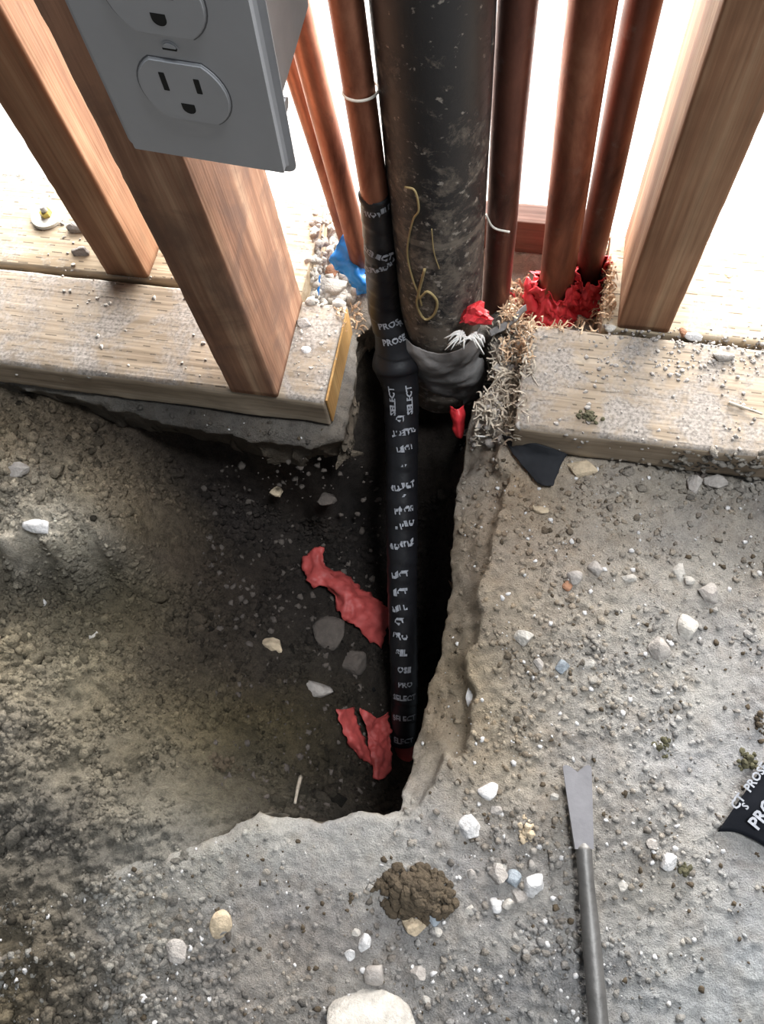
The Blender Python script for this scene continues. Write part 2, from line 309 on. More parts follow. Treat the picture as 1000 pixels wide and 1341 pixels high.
def slab_col(x, y):
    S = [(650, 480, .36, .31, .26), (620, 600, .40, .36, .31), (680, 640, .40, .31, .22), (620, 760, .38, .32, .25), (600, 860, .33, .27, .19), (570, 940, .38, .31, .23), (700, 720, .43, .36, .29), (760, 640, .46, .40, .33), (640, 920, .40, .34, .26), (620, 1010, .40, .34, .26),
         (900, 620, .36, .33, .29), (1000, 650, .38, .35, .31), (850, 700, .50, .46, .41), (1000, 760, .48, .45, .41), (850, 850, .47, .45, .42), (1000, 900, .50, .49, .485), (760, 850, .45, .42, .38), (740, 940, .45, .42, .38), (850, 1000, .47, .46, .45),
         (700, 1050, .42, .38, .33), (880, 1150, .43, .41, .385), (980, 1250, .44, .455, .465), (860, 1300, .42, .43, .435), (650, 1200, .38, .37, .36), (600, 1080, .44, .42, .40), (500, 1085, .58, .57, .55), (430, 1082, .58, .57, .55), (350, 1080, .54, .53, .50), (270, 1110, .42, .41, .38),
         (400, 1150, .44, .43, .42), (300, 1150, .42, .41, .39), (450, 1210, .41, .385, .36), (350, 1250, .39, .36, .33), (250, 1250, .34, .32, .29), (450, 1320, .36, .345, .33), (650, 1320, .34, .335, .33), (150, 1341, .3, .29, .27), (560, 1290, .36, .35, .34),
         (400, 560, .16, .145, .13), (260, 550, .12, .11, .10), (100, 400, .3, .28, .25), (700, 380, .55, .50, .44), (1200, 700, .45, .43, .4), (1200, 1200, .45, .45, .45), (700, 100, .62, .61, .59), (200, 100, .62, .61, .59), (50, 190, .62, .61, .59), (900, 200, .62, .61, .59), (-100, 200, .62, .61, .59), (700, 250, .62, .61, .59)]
    return tps([P2(s[:2]) for s in S], [s[2:] for s in S], (x, y))
def slab_z0(x, y, d):
    """top of the slab, rounded off toward the broken edge; wide slope along the right hand side of the pit"""
    right = np.clip((x+.075)/.05, 0, 1)*np.clip((y+.275)/.05, 0, 1)*np.clip((.03-y)/.02, 0, 1)
    wd = .007+.024*right+(.006+.010*right)*fbm(x, y, .028, 3); dp = .006+.040*right
    t = np.clip(1-d/wd, 0, 1); k_ = np.clip(t/.14, 0, 1); z = -dp*np.where(right > .05, .26*k_*k_*(3-2*k_)+.74*t, t**1.6)
    z = z+right*t*(.010*fbm(x, y, .035, 3)+.005*np.abs(fbm(x+2, y+1, .014, 3))-.002+.006*fbm(x*.25, y, .016, 3))
    z = z+.0022*fbm(x, y, .05, 3)*np.clip(d/.02, 0, 1)+.0022*fbm(x+9, y, .012, 3)*(.35+t*1.3)+.0009*fbm(x, y+4, .004, 3)
    dens = gdens(x, y)
    z = z+dens*(.30*crumbs(x+.2, y, .0036)+.28*crumbs(x, y+.4, .0062))
    return z
G_ = [(650, 640, .5), (700, 700, .6), (640, 760, .5), (760, 780, .9), (700, 860, 1), (800, 850, .9), (900, 800, .6), (980, 850, .3), (650, 950, .8), (600, 900, .3), (760, 950, 1), (850, 920, .8), (950, 950, .15), (900, 1050, .6), (970, 1050, .2), (820, 1100, 1), (700, 1050, .6), (690, 1180, 1), (600, 1060, .3), (950, 1250, .05),
      (880, 1330, .15), (850, 1210, .6), (720, 1280, 1), (620, 1220, .9), (600, 1320, .5), (500, 1100, .25), (350, 1150, .15), (420, 1200, .2), (300, 1250, .5), (420, 1280, .6), (200, 1300, 1), (150, 1200, 1), (500, 1330, .7), (700, 610, .8), (850, 650, .7), (1000, 650, .9), (850, 740, .5), (1200, 700, .4), (1200, 1200, .1), (400, 1080, .1), (400, 560, .2), (700, 300, .2), (200, 200, .2), (1000, 200, .2)]
Gp = [P2(g[:2]) for g in G_]; Gv = [g[2] for g in G_]
def gdens(x, y): return np.clip(tps(Gp, Gv, (x, y)), 0, 1)
# ------------------------------------------------------------ floor slab
X0, X1, Y0, Y1, H = -.66, .42, -.62, .22, .0015
gx = np.arange(X0, X1+1e-9, H); gy = np.arange(Y0, Y1+1e-9, H); GX, GY = np.meshgrid(gx, gy)
sd, near = sdf(GX+.004*fbm(GX, GY, .02, 3), GY+.004*fbm(GX+5, GY, .02, 3))
BAND = .022; TH = .13
def build_slab():
    ny, nx = GX.shape; z = slab_z0(GX, GY, np.maximum(sd, 0)); x = GX.copy(); y = GY.copy()
    gyv, gxv = np.gradient(sd, H, H); gl = np.hypot(gxv, gyv)+1e-9
    out = sd < 0; t = np.clip(-sd/BAND, 0, 1); und = .008*t**.7+.007*fbm(GX*1.0, GY*1.0, .02, 2)*t
    x = np.where(out, x-(sd*.93-und)*gxv/gl, x); y = np.where(out, y-(sd*.93-und)*gyv/gl, y)
    th = TH-.09*np.clip((-.035-GX)/.03, 0, 1)*np.clip((GY+.08)/.04, 0, 1); z = np.where(out, z-th*t, z)
    keep = sd > -BAND; cellk = keep[:-1, :-1] & keep[1:, :-1] & keep[:-1, 1:] & keep[1:, 1:]
    idx = np.arange(ny*nx).reshape(ny, nx); q = np.stack([idx[:-1, :-1], idx[:-1, 1:], idx[1:, 1:], idx[1:, :-1]], -1)[cellk]
    used = np.unique(q); rem = -np.ones(ny*nx, int); rem[used] = np.arange(len(used)); q = rem[q]
    V = np.stack([x.ravel(), y.ravel(), z.ravel()], 1)[used]
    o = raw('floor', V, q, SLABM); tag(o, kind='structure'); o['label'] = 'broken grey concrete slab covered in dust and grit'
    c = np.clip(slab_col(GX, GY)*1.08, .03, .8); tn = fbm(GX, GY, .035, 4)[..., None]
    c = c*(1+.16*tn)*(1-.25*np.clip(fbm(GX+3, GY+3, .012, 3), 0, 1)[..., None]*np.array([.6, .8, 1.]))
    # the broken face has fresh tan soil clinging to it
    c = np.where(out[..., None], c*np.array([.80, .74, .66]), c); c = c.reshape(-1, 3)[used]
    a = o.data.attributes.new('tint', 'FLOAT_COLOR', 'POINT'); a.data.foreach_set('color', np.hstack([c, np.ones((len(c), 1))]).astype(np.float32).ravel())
    return z
SZ = build_slab()
def grid(xa, xb, ya, yb, mat, name, z=-.0025):
    n = 12; xs = np.linspace(xa, xb, n); ys = np.linspace(ya, yb, n); A, B = np.meshgrid(xs, ys)
    idx = np.arange(n*n).reshape(n, n); q = np.stack([idx[:-1, :-1], idx[:-1, 1:], idx[1:, 1:], idx[1:, :-1]], -1).reshape(-1, 4)
    return np.stack([A.ravel(), B.ravel(), np.full(n*n, z)], 1), q
FLATM = plain('clean_concrete', (.62, .61, .59), .9, 0, .08, 14, .0008); DUSTYF = plain('dusty_far_concrete', (.30, .28, .25), .9, 0, .2, 40, .002)
def strips(rects, mat, label):
    mbv = []; mbf = []; off = 0
    for r_ in rects:
        v_, f_ = grid(*r_, None, ''); mbv.append(v_); mbf.append(f_+off); off += len(v_)
    o = raw('floor', np.vstack(mbv), np.vstack(mbf), mat); tag(o, kind='structure'); o['label'] = label
strips([(-3, 3, Y1-.004, 4)], FLATM, 'bright open concrete floor beyond the stud wall')
strips([(-3, X0+.004, Y0, Y1-.004), (X1-.004, 3, Y0, Y1-.004), (-3, 3, -3, Y0+.004)], DUSTYF, 'dusty concrete floor around the dug patch')
# ------------------------------------------------------------ dirt
dx = np.arange(X0, .14, H); dy = np.arange(Y0, .16, H); DX, DY = np.meshgrid(dx, dy); DZ = dirt_z(DX, DY)
sdd, _ = sdf(DX, DY)
under = (sdd > .02)
def build_dirt():
    z = DZ.copy(); z = np.where((DX > P2((300, 1200))[0]+.05) & under, np.minimum(z, -.05), z)
    z = np.where(under & (DY > -.0), np.minimum(z, -.006), z)
    ny, nx = DX.shape; idx = np.arange(ny*nx).reshape(ny, nx); q = np.stack([idx[:-1, :-1], idx[:-1, 1:], idx[1:, 1:], idx[1:, :-1]], -1).reshape(-1, 4)
    # trim what lies deep under the slab
    dk = sdd < .05; dk |= DX < P2((330, 1250))[0]; ck = dk[:-1, :-1].ravel(); q = q[ck]; used = np.unique(q); rem = -np.ones(ny*nx, int); rem[used] = np.arange(len(used)); q = rem[q]
    V = np.stack([DX.ravel(), DY.ravel(), z.ravel()], 1)[used]
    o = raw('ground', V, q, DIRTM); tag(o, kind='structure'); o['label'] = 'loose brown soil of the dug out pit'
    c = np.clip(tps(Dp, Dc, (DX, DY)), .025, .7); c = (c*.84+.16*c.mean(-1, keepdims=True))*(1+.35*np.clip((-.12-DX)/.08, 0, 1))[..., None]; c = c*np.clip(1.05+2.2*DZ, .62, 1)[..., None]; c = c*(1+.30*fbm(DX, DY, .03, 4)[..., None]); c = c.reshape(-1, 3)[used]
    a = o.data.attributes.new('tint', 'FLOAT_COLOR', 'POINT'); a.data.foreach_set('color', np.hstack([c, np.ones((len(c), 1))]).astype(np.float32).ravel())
    return z
DZ = build_dirt()
def bil(A, x, y, ox, oy):
    u = np.clip((x-ox)/H, 0, A.shape[1]-1.001); v = np.clip((y-oy)/H, 0, A.shape[0]-1.001); i = int(v); j = int(u); a = v-i; b = u-j
    return (A[i, j]*(1-b)+A[i, j+1]*b)*(1-a)+(A[i+1, j]*(1-b)+A[i+1, j+1]*b)*a
PT = .038
def ground_h(x, y):
    s = bil(sd, x, y, X0, Y0); h = -9
    if s > 0: h = bil(SZ, x, y, X0, Y0)
    if x < .12 and y < .155: h = max(h, bil(DZ, x, y, X0, Y0))
    if h < -1: h = -.002
    return h
def top_h(x, y):
    h = ground_h(x, y)
    for (a, b, c, d) in PLATES:
        if a < x < b and c < y < d: h = max(h, PT)
    return h
PLATES = [(-.75, -.112, 0, .089), (.030, .75, 0, .089), (-.75, -.150, .093, .182), (.084, .75, .093, .182)]
def hit(px):
    """walk the sight line down to the first solid surface"""
    d = ray(px); t = (.05-C3[2])/d[2]; step = .0015/-d[2]
    for k in range(400):
        p = C3+t*d
        if p[2] <= top_h(p[0], p[1]): break
        t += step
    return C3+(t)*d
# ------------------------------------------------------------ timber
def board(name, size, axis, mat, loc, parent=None, rr=.0025, rough=.0008, n=160, seed=0, lean=None, taper_end=None, round_front=None):
    """long board; size=(w,h) of the section; runs from 0 to L along axis; rounded arrises, slightly uneven faces"""
    L, wd, ht = size; prof = []
    def seg(a, b, k):
        for i in range(k): prof.append((a[0]+(b[0]-a[0])*i/k, a[1]+(b[1]-a[1])*i/k))
    c = [(rr, rr), (wd-rr, rr), (wd-rr, ht-rr), (rr, ht-rr)]; ang = [180, 270, 0, 90]
    pts = []
    for k in range(4):
        for i in range(5):
            a = math.radians(ang[k]+90*i/4); pts.append((c[k][0]+rr*math.cos(a), c[k][1]+rr*math.sin(a)))
        nx_ = c[(k+1) % 4]; a2 = math.radians(ang[(k+1) % 4]); e = (nx_[0]+rr*math.cos(a2), nx_[1]+rr*math.sin(a2)); s0 = pts[-1]
        for i in range(1, 8): pts.append((s0[0]+(e[0]-s0[0])*i/8, s0[1]+(e[1]-s0[1])*i/8))
    pts = np.array(pts); m = len(pts); t = np.linspace(0, L, n); U = pts[None, :, 0].repeat(n, 0); W = pts[None, :, 1].repeat(n, 0); T = t[:, None].repeat(m, 1)
    cx, cy = wd/2, ht/2; nrm = np.stack([U-cx, W-cy], -1); nl = np.linalg.norm(nrm, axis=-1)
    per = np.arange(m)[None, :]*.004
    nz = rough*(fbm(T+seed, per+seed*.3+0*T, .03, 4)+.0); edge = np.clip((np.minimum(np.abs(U-cx)/(wd/2), 1)*np.minimum(np.abs(W-cy)/(ht/2), 1)-.8)/.2, 0, 1)
    nz = nz-edge*rough*2.2*np.clip(fbm(T*1.3+7+seed, per*0+U*3, .02, 4), 0, 1)
    U = U+nz*nrm[..., 0]/nl; W = W+nz*nrm[..., 1]/nl
    if axis == 0: V = np.stack([T, U, W], -1)
    elif axis == 1: V = np.stack([U, T, W], -1)
    else: V = np.stack([U, W, T], -1)
    V = V.reshape(-1, 3)
    if lean is not None:
        V[:, 0] += lean[0]*V[:, axis]; V[:, 1] += lean[1]*V[:, axis]
    idx = np.arange(n*m).reshape(n, m); q = np.stack([idx[:-1], np.roll(idx, -1, 1)[:-1], np.roll(idx, -1, 1)[1:], idx[1:]], -1).reshape(-1, 4)
    if axis == 1: q = q[:, ::-1]
    if axis == 0: pass
    Fc = [tuple(r) for r in q.tolist()]+[tuple(idx[0][::-1].tolist()), tuple(idx[-1].tolist())]
    if axis == 1: Fc[-2] = Fc[-2][::-1]; Fc[-1] = Fc[-1][::-1]
    o = raw(name, V, Fc, mat, parent, smooth=True); o.location = tuple(loc)
    for p in o.data.polygons[-2:]: p.use_smooth = False
    return o
o = board('sole_plate', (.64, .089, .036), 0, PLATE, (-.752, 0, .002), rr=.004, rough=.0011, n=320, seed=1)
tag(o, 'dusty near sole plate left of the pit, ending beside the black wrapped pipe', 'plank')
bm = bmesh.new(); bmesh.ops.create_cube(bm, size=1)
for v in bm.verts:
    v.co = Vector((v.co.x*.0016, v.co.y*.083, v.co.z*.033))
    if v.co.y < 0: v.co.x += .001
bmesh.ops.bevel(bm, geom=bm.edges[:], offset=.0004, segments=2, affect='EDGES')
me = bpy.data.meshes.new('cut_end'); bm.to_mesh(me); bm.free(); me.materials.append(ENDW); ce = bpy.data.objects.new('cut_end', me); sc.collection.objects.link(ce); ce.parent = o; ce.location = (.6402, .0445, .018)
ce['label'] = 'orange-brown freshly cut end of the plate'
o = board('sole_plate', (.72, .089, .036), 0, PLATE, (.030, 0, .002), rr=.004, rough=.0012, n=340, seed=4)
tag(o, 'dusty near sole plate on the right, with a mossy clod and dash marks', 'plank')
o = board('sole_plate', (.60, .089, .036), 0, PLATEB, (-.750, .093, .002), rr=.003, rough=.0008, n=280, seed=8)
tag(o, 'back sole plate on the left, bolted down with a round washer', 'plank')
o = board('sole_plate', (.67, .089, .036), 0, PLATEB, (.084, .093, .002), rr=.003, rough=.0008, n=300, seed=12)
tag(o, 'bright back sole plate on the right under the leaning-looking stud', 'plank')
o['label'] = 'bright back sole plate on the right carrying the right-hand stud'
o = board('brown_board', (.14, .020, .036), 0, BOARD, (-.058, .1835, .002), rr=.001, rough=.0004, n=90, seed=16)
tag(o, 'dark brown board set on edge behind the right-hand copper pipes', 'board')
HS = 1.2
o = board('wall_stud', (HS, .038, .089), 2, STUDG, (-.1855, .0, PT), rough=.0007, n=220, seed=21, lean=(.0, 0))
tag(o, 'big scuffed stud below the outlet, standing on the near left plate', 'stud')
o = board('wall_stud', (HS, .038, .089), 2, STUD, (-.317, .0935, PT), rough=.0006, n=220, seed=25)
tag(o, 'far left stud standing on the back plate near the washer', 'stud')
o = board('wall_stud', (HS, .038, .089), 2, STUD, (.0947, .0935, PT), rough=.0005, n=220, seed=29)
tag(o, 'clean square stud on the right, behind the dusty near plate', 'stud')
# ------------------------------------------------------------ pipes
def pipe_pts(base_px, top_px, z0=0.0, zlow=-.01, n=60, ext=1.25):
    B = unz(base_px, z0); T = uny(top_px, B[1]); d = (T-B)/(T[2]-B[2])
    return np.array([B+d*z for z in np.linspace(zlow-z0, ext, n)]), B
def pipe(label, base_px, top_px, wpx, mat, name='copper_pipe', zlow=-.01, z0=0.0, seg=28, ext=1.2):
    P, B = pipe_pts(base_px, top_px, z0, zlow, ext=ext); r = rad(wpx, B); o = tube(name, P, r, mat, seg=seg, loc=B, wob=lambda t, a: .00025*np.sin(37*t+a)); tag(o, label, 'pipe'); return o, P, B, r
pA, PA, BA, rA = pipe('thick black drain pipe spattered with dust, widest of the pipes', (577, 418), (566, 0), 103, ABS, 'drain_pipe', zlow=-.09, z0=.01, seg=64)
p1, P1, B1, r1 = pipe('copper pipe immediately right of the black drain pipe', (648, 408), (678, 0), 34, COPD)
p2, P2_, B2, r2 = pipe('thick copper pipe with red plastic at its base, left of a thinner one', (724, 402), (776, 0), 42, COPT)
p3, P3, B3, r3 = pipe('thin tarnished copper pipe nearest the right-hand stud', (764, 380), (843, 0), 33, COPD)
pL1, PL1, BL1, rL1 = pipe('leftmost thin copper pipe, half hidden behind its neighbour', (458, 330), (374, 60), 19, COP)
pL2, PL2, BL2, rL2 = pipe('slanting copper pipe with blue plastic at its foot', (480, 372), (398, 50), 26, COP)
# fitting near the top of the drain pipe: a raised hub lip
wl = tube('lip', resample([uny((637, 90), BA[1]-.004), uny((641, 60), BA[1]-.006), uny((642, 0), BA[1]-.006), uny((643, -60), BA[1]-.006)], 16), .0022, ABS, pA, seg=10); wl.location = -Vector(BA)
# wrapped pipe -------------------------------------------------
bw = unz((503, 400), .038); yb = bw[1]
top = uny((490, 252), yb); ctop = uny((452, -5), yb)
WR = empty('wrapped_pipe', unz((520, 500), 0)); tag(WR, 'copper pipe wrapped in black printed tape, running down into the pit', 'pipe'); wl0 = np.array(WR.location)
cop = tube('copper_end', [top+(ctop-top)*k for k in np.linspace(-.2, 3.5, 50)], rad(37, top), COP, WR, seg=28); cop.location = -WR.location
path = np.array([top, (top+bw)/2+np.array([.0005, -.001, 0]), bw, unz((513, 440), .012), unz((519, 478), -.012), unz((525, 520), -.032), unz((526, 600), -.068), unz((526, 700), -.108), unz((527, 800), -.150), unz((529, 880), -.184), unz((529, 930), -.208), unz((528, 972), -.228)])
wpxs = [39, 41, 43, 45, 52, 46, 42, 41, 38, 36, 34, 31]
PW = resample(path, 300); tt = np.linspace(0, 11, 300)
rw = np.interp(tt, range(12), [rad(w_, p_) for w_, p_ in zip(wpxs, path)])
rw = rw+.0035*np.exp(-((tt-3.9)/.42)**2)
S_ = np.concatenate([[0], np.cumsum(np.linalg.norm(np.diff(PW, axis=0), axis=1))])
def wobw(t, a):
    s = np.interp(t*300/300, np.arange(300)/300, S_); ph = (s/.017+a/(2*math.pi)) % 1
    return .0007*ph-.0003+.0009*np.exp(-s/.006)*np.sin(3*a+1)
tw = tube('tape_wrap', PW, rw, TAPE, WR, seg=40, wob=wobw); tw.location = -WR.location; tw['label'] = 'black tape with white printed words'
e1 = unz((528, 960), -.224); e2 = unz((528, 1040), -.262)
q = tube('red_sleeve', resample([PW[-6], e1+np.array([0, 0, -.004]), e2], 14), .0098, REDD, WR, seg=20); q.location = -WR.location
# printed words
TT, NN, BB = frames(PW)
def word_mesh(txt, size):
    cu = bpy.data.curves.new('t', 'FONT'); cu.body = txt; cu.size = size; cu.align_x = 'CENTER'; cu.align_y = 'CENTER'; cu.resolution_u = 2; cu.offset = size*.03
    ob = bpy.data.objects.new('t', cu); sc.collection.objects.link(ob); dg = bpy.context.evaluated_depsgraph_get(); dg.update()
    me = bpy.data.meshes.new_from_object(ob.evaluated_get(dg)); V = np.array([v.co[:] for v in me.vertices]); Fc = [tuple(p.vertices) for p in me.polygons]
    bpy.data.objects.remove(ob); bpy.data.curves.remove(cu); bpy.data.meshes.remove(me); return V, Fc
mp = MB(); camdir = lambda p: (C3-p)/np.linalg.norm(C3-p)
def put_word(txt, px_y, size, rot, off=0.0, vertical=False):
    # find the path index whose picture row is px_y
    pr = (PW-C3)@M3; rows = 670.5-F*pr[:, 1]/-pr[:, 2]; i = int(np.argmin(abs(rows-px_y)))
    V, Fc = word_mesh(txt, size*1.12); c, s = math.cos(rot), math.sin(rot); u = V[:, 0]*c-V[:, 1]*s; v = V[:, 0]*s+V[:, 1]*c
    n0 = camdir(PW[i]); n0 = n0-TT[i]*(n0@TT[i]); n0 /= np.linalg.norm(n0); side = np.cross(-TT[i], n0); side = -side
    if side@M3[:, 0] < 0: side = -side
    out = []
    for a, b in zip(u, v):
        k = int(np.clip(np.searchsorted(S_, S_[i]-b), 0, 299)); r = rw[k]+.0011; th = np.clip((a+off)/r, -1.5, 1.5)
        out.append(PW[k]+r*(math.cos(th)*n0+math.sin(th)*side))
    o = raw('print', np.array(out), Fc, PRINT, WR, smooth=False); o.location = -WR.location
B_ = 'PROSELECT'
put_word('PROSELECT', 262, .0052, .1, .004); put_word('SELECT', 318, .0068, -.35, -.002); put_word('PROSELECT', 334, .0052, 3.5, -.003)
put_word('PROS', 412, .0066, .02); put_word('R', 419, .0060, .2, .010); put_word('PROSE', 437, .0062, .0, .001)
put_word('SELECT', 518, .0066, math.pi/2, -.0075); put_word('SELECT', 518, .0066, math.pi/2, .0075)
put_word('CT', 540, .0058, .1, -.001); put_word('SELECT', 557, .0060, .18+math.pi, .002); put_word('LECT', 580, .0060, .18, .003); put_word('- - -', 603, .005, .3)
put_word('SELECT', 630, .0062, .25, .001); put_word('------', 641, .005, .25); put_word('PROS', 660, .0066, .12, .002); put_word('- PRO', 682, .0066, .28, .003); put_word('ROSELE', 706, .0062, .25, 0)
put_word('LECT', 745, .0064, .15, -.002); put_word('ECT', 768, .0066, .08, -.002); put_word('SELE', 788, .0066, .2, -.003); put_word('CT', 806, .0066, .2, -.003)
put_word('PRO', 826, .0066, -.2, -.003); put_word('SEL', 847, .0066, -.1, -.002); put_word('OSE', 868, .0064, -.1, 0); put_word('PRO', 888, .0064, 0, .001)
put_word('SELECT', 905, .0064, 0, 0); put_word('SELECT', 932, .0064, .03, 0); put_word('ELECT', 961, .0064, .04, 0)
# wire ring on the upper copper
def ring(name, P, axis, r, thick, mat, parent=None, arc=2*math.pi, start=0, tilt=0, label=None):
    ax = np.array(axis)/np.linalg.norm(axis); ref = np.array([0, 1, 0.]); u = np.cross(ax, ref); u /= np.linalg.norm(u); v = np.cross(ax, u)
    pts = [P+r*(math.cos(a)*u+math.sin(a)*v)+ax*tilt*math.sin(a) for a in np.linspace(start, start+arc, 48)]
    return tube(name, pts, thick, mat, parent, seg=8, cap=False)
Pw = uny((472, 118), yb); o = ring('wire_loop', Pw, ctop-top, rad(37, top)+.0008, .0008, THREAD, tilt=.0015); tag(o, 'thin pale wire loop around the copper above the black tape', 'wire')
def string(name, pxs, y, r, mat, label, cat, dy=0):
    pts = [uny(q, y) if len(q) == 2 else uny(q[:2], q[2]) for q in pxs]; o = tube(name, resample(pts, 40), r, mat, seg=8); tag(o, label, cat); return o
fy = BA[1]-rA-.0012
def on_pipe(px):   # sight line onto the drain pipe's front
    d = ray(px); t = .35
    for k in range(3000):
        p = C3+t*d; s = (p[2]-BA[2]); ax = BA+(PA[-1]-PA[0])/(PA[-1][2]-PA[0][2])*s
        if np.hypot(p[0]-ax[0], p[1]-ax[1]) < rA+.0009: break
        t += .0003
    return p
for pxs, r, m, lb, ct in [
    ([(530, 245), (543, 250), (548, 275), (540, 290), (533, 330), (540, 365), (548, 385), (552, 400)], .0007, GLUE, 'long dried glue run down the drain pipe front, left side', 'glue'),
    ([(556, 352), (549, 380), (546, 400), (556, 418), (568, 412), (572, 395), (560, 382), (550, 390)], .0010, GLUE, 'yellowish glue loop at the foot of the drain pipe', 'glue'),
    ([(565, 300), (568, 330), (575, 352)], .0004, GLUE, 'short pale thread on the middle of the drain pipe', 'thread')]:
    o = tube({'glue': 'glue_drip', 'thread': 'loose_thread'}[ct], resample([on_pipe(q) for q in pxs], 50), r, m, seg=8); tag(o, lb, ct)
def on_y(pxs, y): return [uny(q, y) for q in pxs]
o = tube('loose_thread', resample(on_y([(636, 281), (646, 298), (667, 304)], B1[1]-r1-.001), 20), .0008, THREAD, seg=8); tag(o, 'pale wisp caught on the copper pipe right of the drain pipe', 'thread')
# ------------------------------------------------------------ crumpled sheets
def sheet(name, rows, mat, label=None, cat=None, parent=None, nz=.002, seed=0, n=(26, 14), thick=.0005, scale=.012, kind=None, jag=.0):
    """rows: polylines of 3D points (left edge to right edge) interpolated into a crumpled skin"""
    R = np.array([resample(r, n[1]) for r in rows]); G = np.array([resample(R[:, j], n[0]) for j in range(n[1])]).transpose(1, 0, 2)
    du = np.gradient(G, axis=0); dv = np.gradient(G, axis=1); N = np.cross(du, dv); N /= np.linalg.norm(N, axis=2)[..., None]+1e-12
    uu, vv = np.meshgrid(np.arange(n[1]), np.arange(n[0])); f = fbm(G[..., 0]*1+seed, G[..., 1]+G[..., 2]*1.3+seed, scale, 3); f2 = np.abs(fbm(G[..., 0]+seed+4, G[..., 1]-G[..., 2], scale*.6, 3))
    G = G+N*(nz*(f+1.2*f2))[..., None]
    if jag:
        j = jag*fbm(np.arange(n[0])*.21+seed, np.zeros(n[0]), .5, 3); G[:, 0] += (G[:, 1]-G[:, 0])*0+du[:, 0]*0+dv[:, 0]/np.linalg.norm(dv[:, 0], axis=1)[:, None]*j[:, None]
        j = jag*fbm(np.arange(n[0])*.23+seed+9, np.zeros(n[0]), .5, 3); G[:, -1] += dv[:, -1]/np.linalg.norm(dv[:, -1], axis=1)[:, None]*j[:, None]
    m, k = n; V = np.vstack([(G+N*thick/2).reshape(-1, 3), (G-N*thick/2).reshape(-1, 3)]); q = []; Z = m*k
    for i in range(m-1):
        for j in range(k-1):
            a = i*k+j; q.append((a, a+k, a+k+1, a+1)); q.append((Z+a, Z+a+1, Z+a+k+1, Z+a+k))
    def side(a, b): q.append((a, b, b+Z, a+Z))
    for j in range(k-1): side(j, j+1); side((m-1)*k+j+1, (m-1)*k+j)
    for i in range(m-1): side((i+1)*k, i*k); side(i*k+k-1, (i+1)*k+k-1)
    o = raw(name, V, q, mat, parent)
    if label: tag(o, label, cat)
    return o
def U(px, py, z): return unz((px, py), z)
def gz(px, py, up=.004):
    P = hit((px, py)); return P+np.array([0, 0, up])
# red strip in the pit
sheet('plastic_scrap', [[gz(398, 738, .006), gz(408, 728, .010), gz(423, 718, .008)], [gz(408, 768, .008), gz(420, 750, .014), gz(430, 745, .010)], [gz(432, 775, .010), gz(445, 770, .016), gz(458, 762, .010)],
      [gz(446, 805, .008), gz(462, 790, .018), gz(480, 778, .012)], [gz(468, 824, .010), gz(482, 810, .018), gz(502, 796, .014)], [gz(500, 853, .006), gz(505, 835, .014), gz(512, 818, .014)]],
      REDD, 'upper torn red plastic strip lying in the pit beside the wrapped pipe', 'plastic', nz=.004, seed=2, n=(48, 18), jag=.004)
sheet('plastic_scrap', [[gz(440, 930, .010), gz(452, 932, .014), gz(464, 928, .010)], [gz(450, 958, .008), gz(462, 960, .014), gz(470, 955, .010)], [gz(466, 985, .006), gz(474, 985, .012), gz(482, 980, .008)], [gz(486, 1002, .004), gz(490, 1000, .006), gz(492, 998, .004)]],
      REDD, 'narrow red plastic strip at the pit bottom, left of the wider folded one', 'plastic', nz=.003, seed=5, n=(34, 12), jag=.003)
sheet('plastic_scrap', [[gz(470, 928, .016), gz(484, 936, .018), gz(496, 944, .020), gz(512, 936, .022)], [gz(480, 952, .012), gz(490, 965, .016), gz(500, 958, .022), gz(512, 955, .022)], [gz(486, 985, .010), gz(494, 985, .016), gz(504, 975, .018), gz(514, 978, .018)], [gz(490, 1020, .004), gz(498, 1022, .010), gz(506, 1018, .010), gz(514, 1010, .010)]],
      REDD, 'folded red plastic at the pit bottom touching the wrapped pipe end', 'plastic', nz=.004, seed=8, n=(40, 20), jag=.002)
sheet('plastic_scrap', [[U(588, 532, -.028), U(598, 536, -.024), U(606, 530, -.028)], [U(592, 548, -.036), U(600, 550, -.030), U(607, 552, -.036)], [U(598, 572, -.048), U(602, 574, -.044), U(604, 574, -.048)]],
      REDP, 'small red plastic bit in the shadow below the right plate end', 'plastic', nz=.002, seed=12, n=(18, 10))
# blue plastic at the left copper pipes
zb = .02
sheet('plastic_scrap', [[U(449, 306, .046), U(452, 306, .046), U(455, 308, .046)], [U(436, 340, .030), U(452, 335, .036), U(464, 332, .034)], [U(446, 352, .024), U(460, 352, .032), U(474, 356, .026)], [U(462, 374, .016), U(474, 372, .024), U(486, 366, .022)], [U(470, 384, .008), U(480, 384, .016), U(490, 382, .016)]],
      BLUEP, 'bright blue plastic scrap wrapped at the foot of the left copper pipes', 'plastic', nz=.004, seed=3, n=(30, 14), jag=.003)
sheet('plastic_scrap', [[U(413, 362, .012), U(419, 360, .014)], [U(411, 376, .008), U(418, 376, .010)], [U(413, 388, .004), U(418, 388, .006)]], BLUEP, 'small blue plastic sliver in the rubble by the left back plate end', 'plastic', nz=.001, seed=4, n=(14, 6))
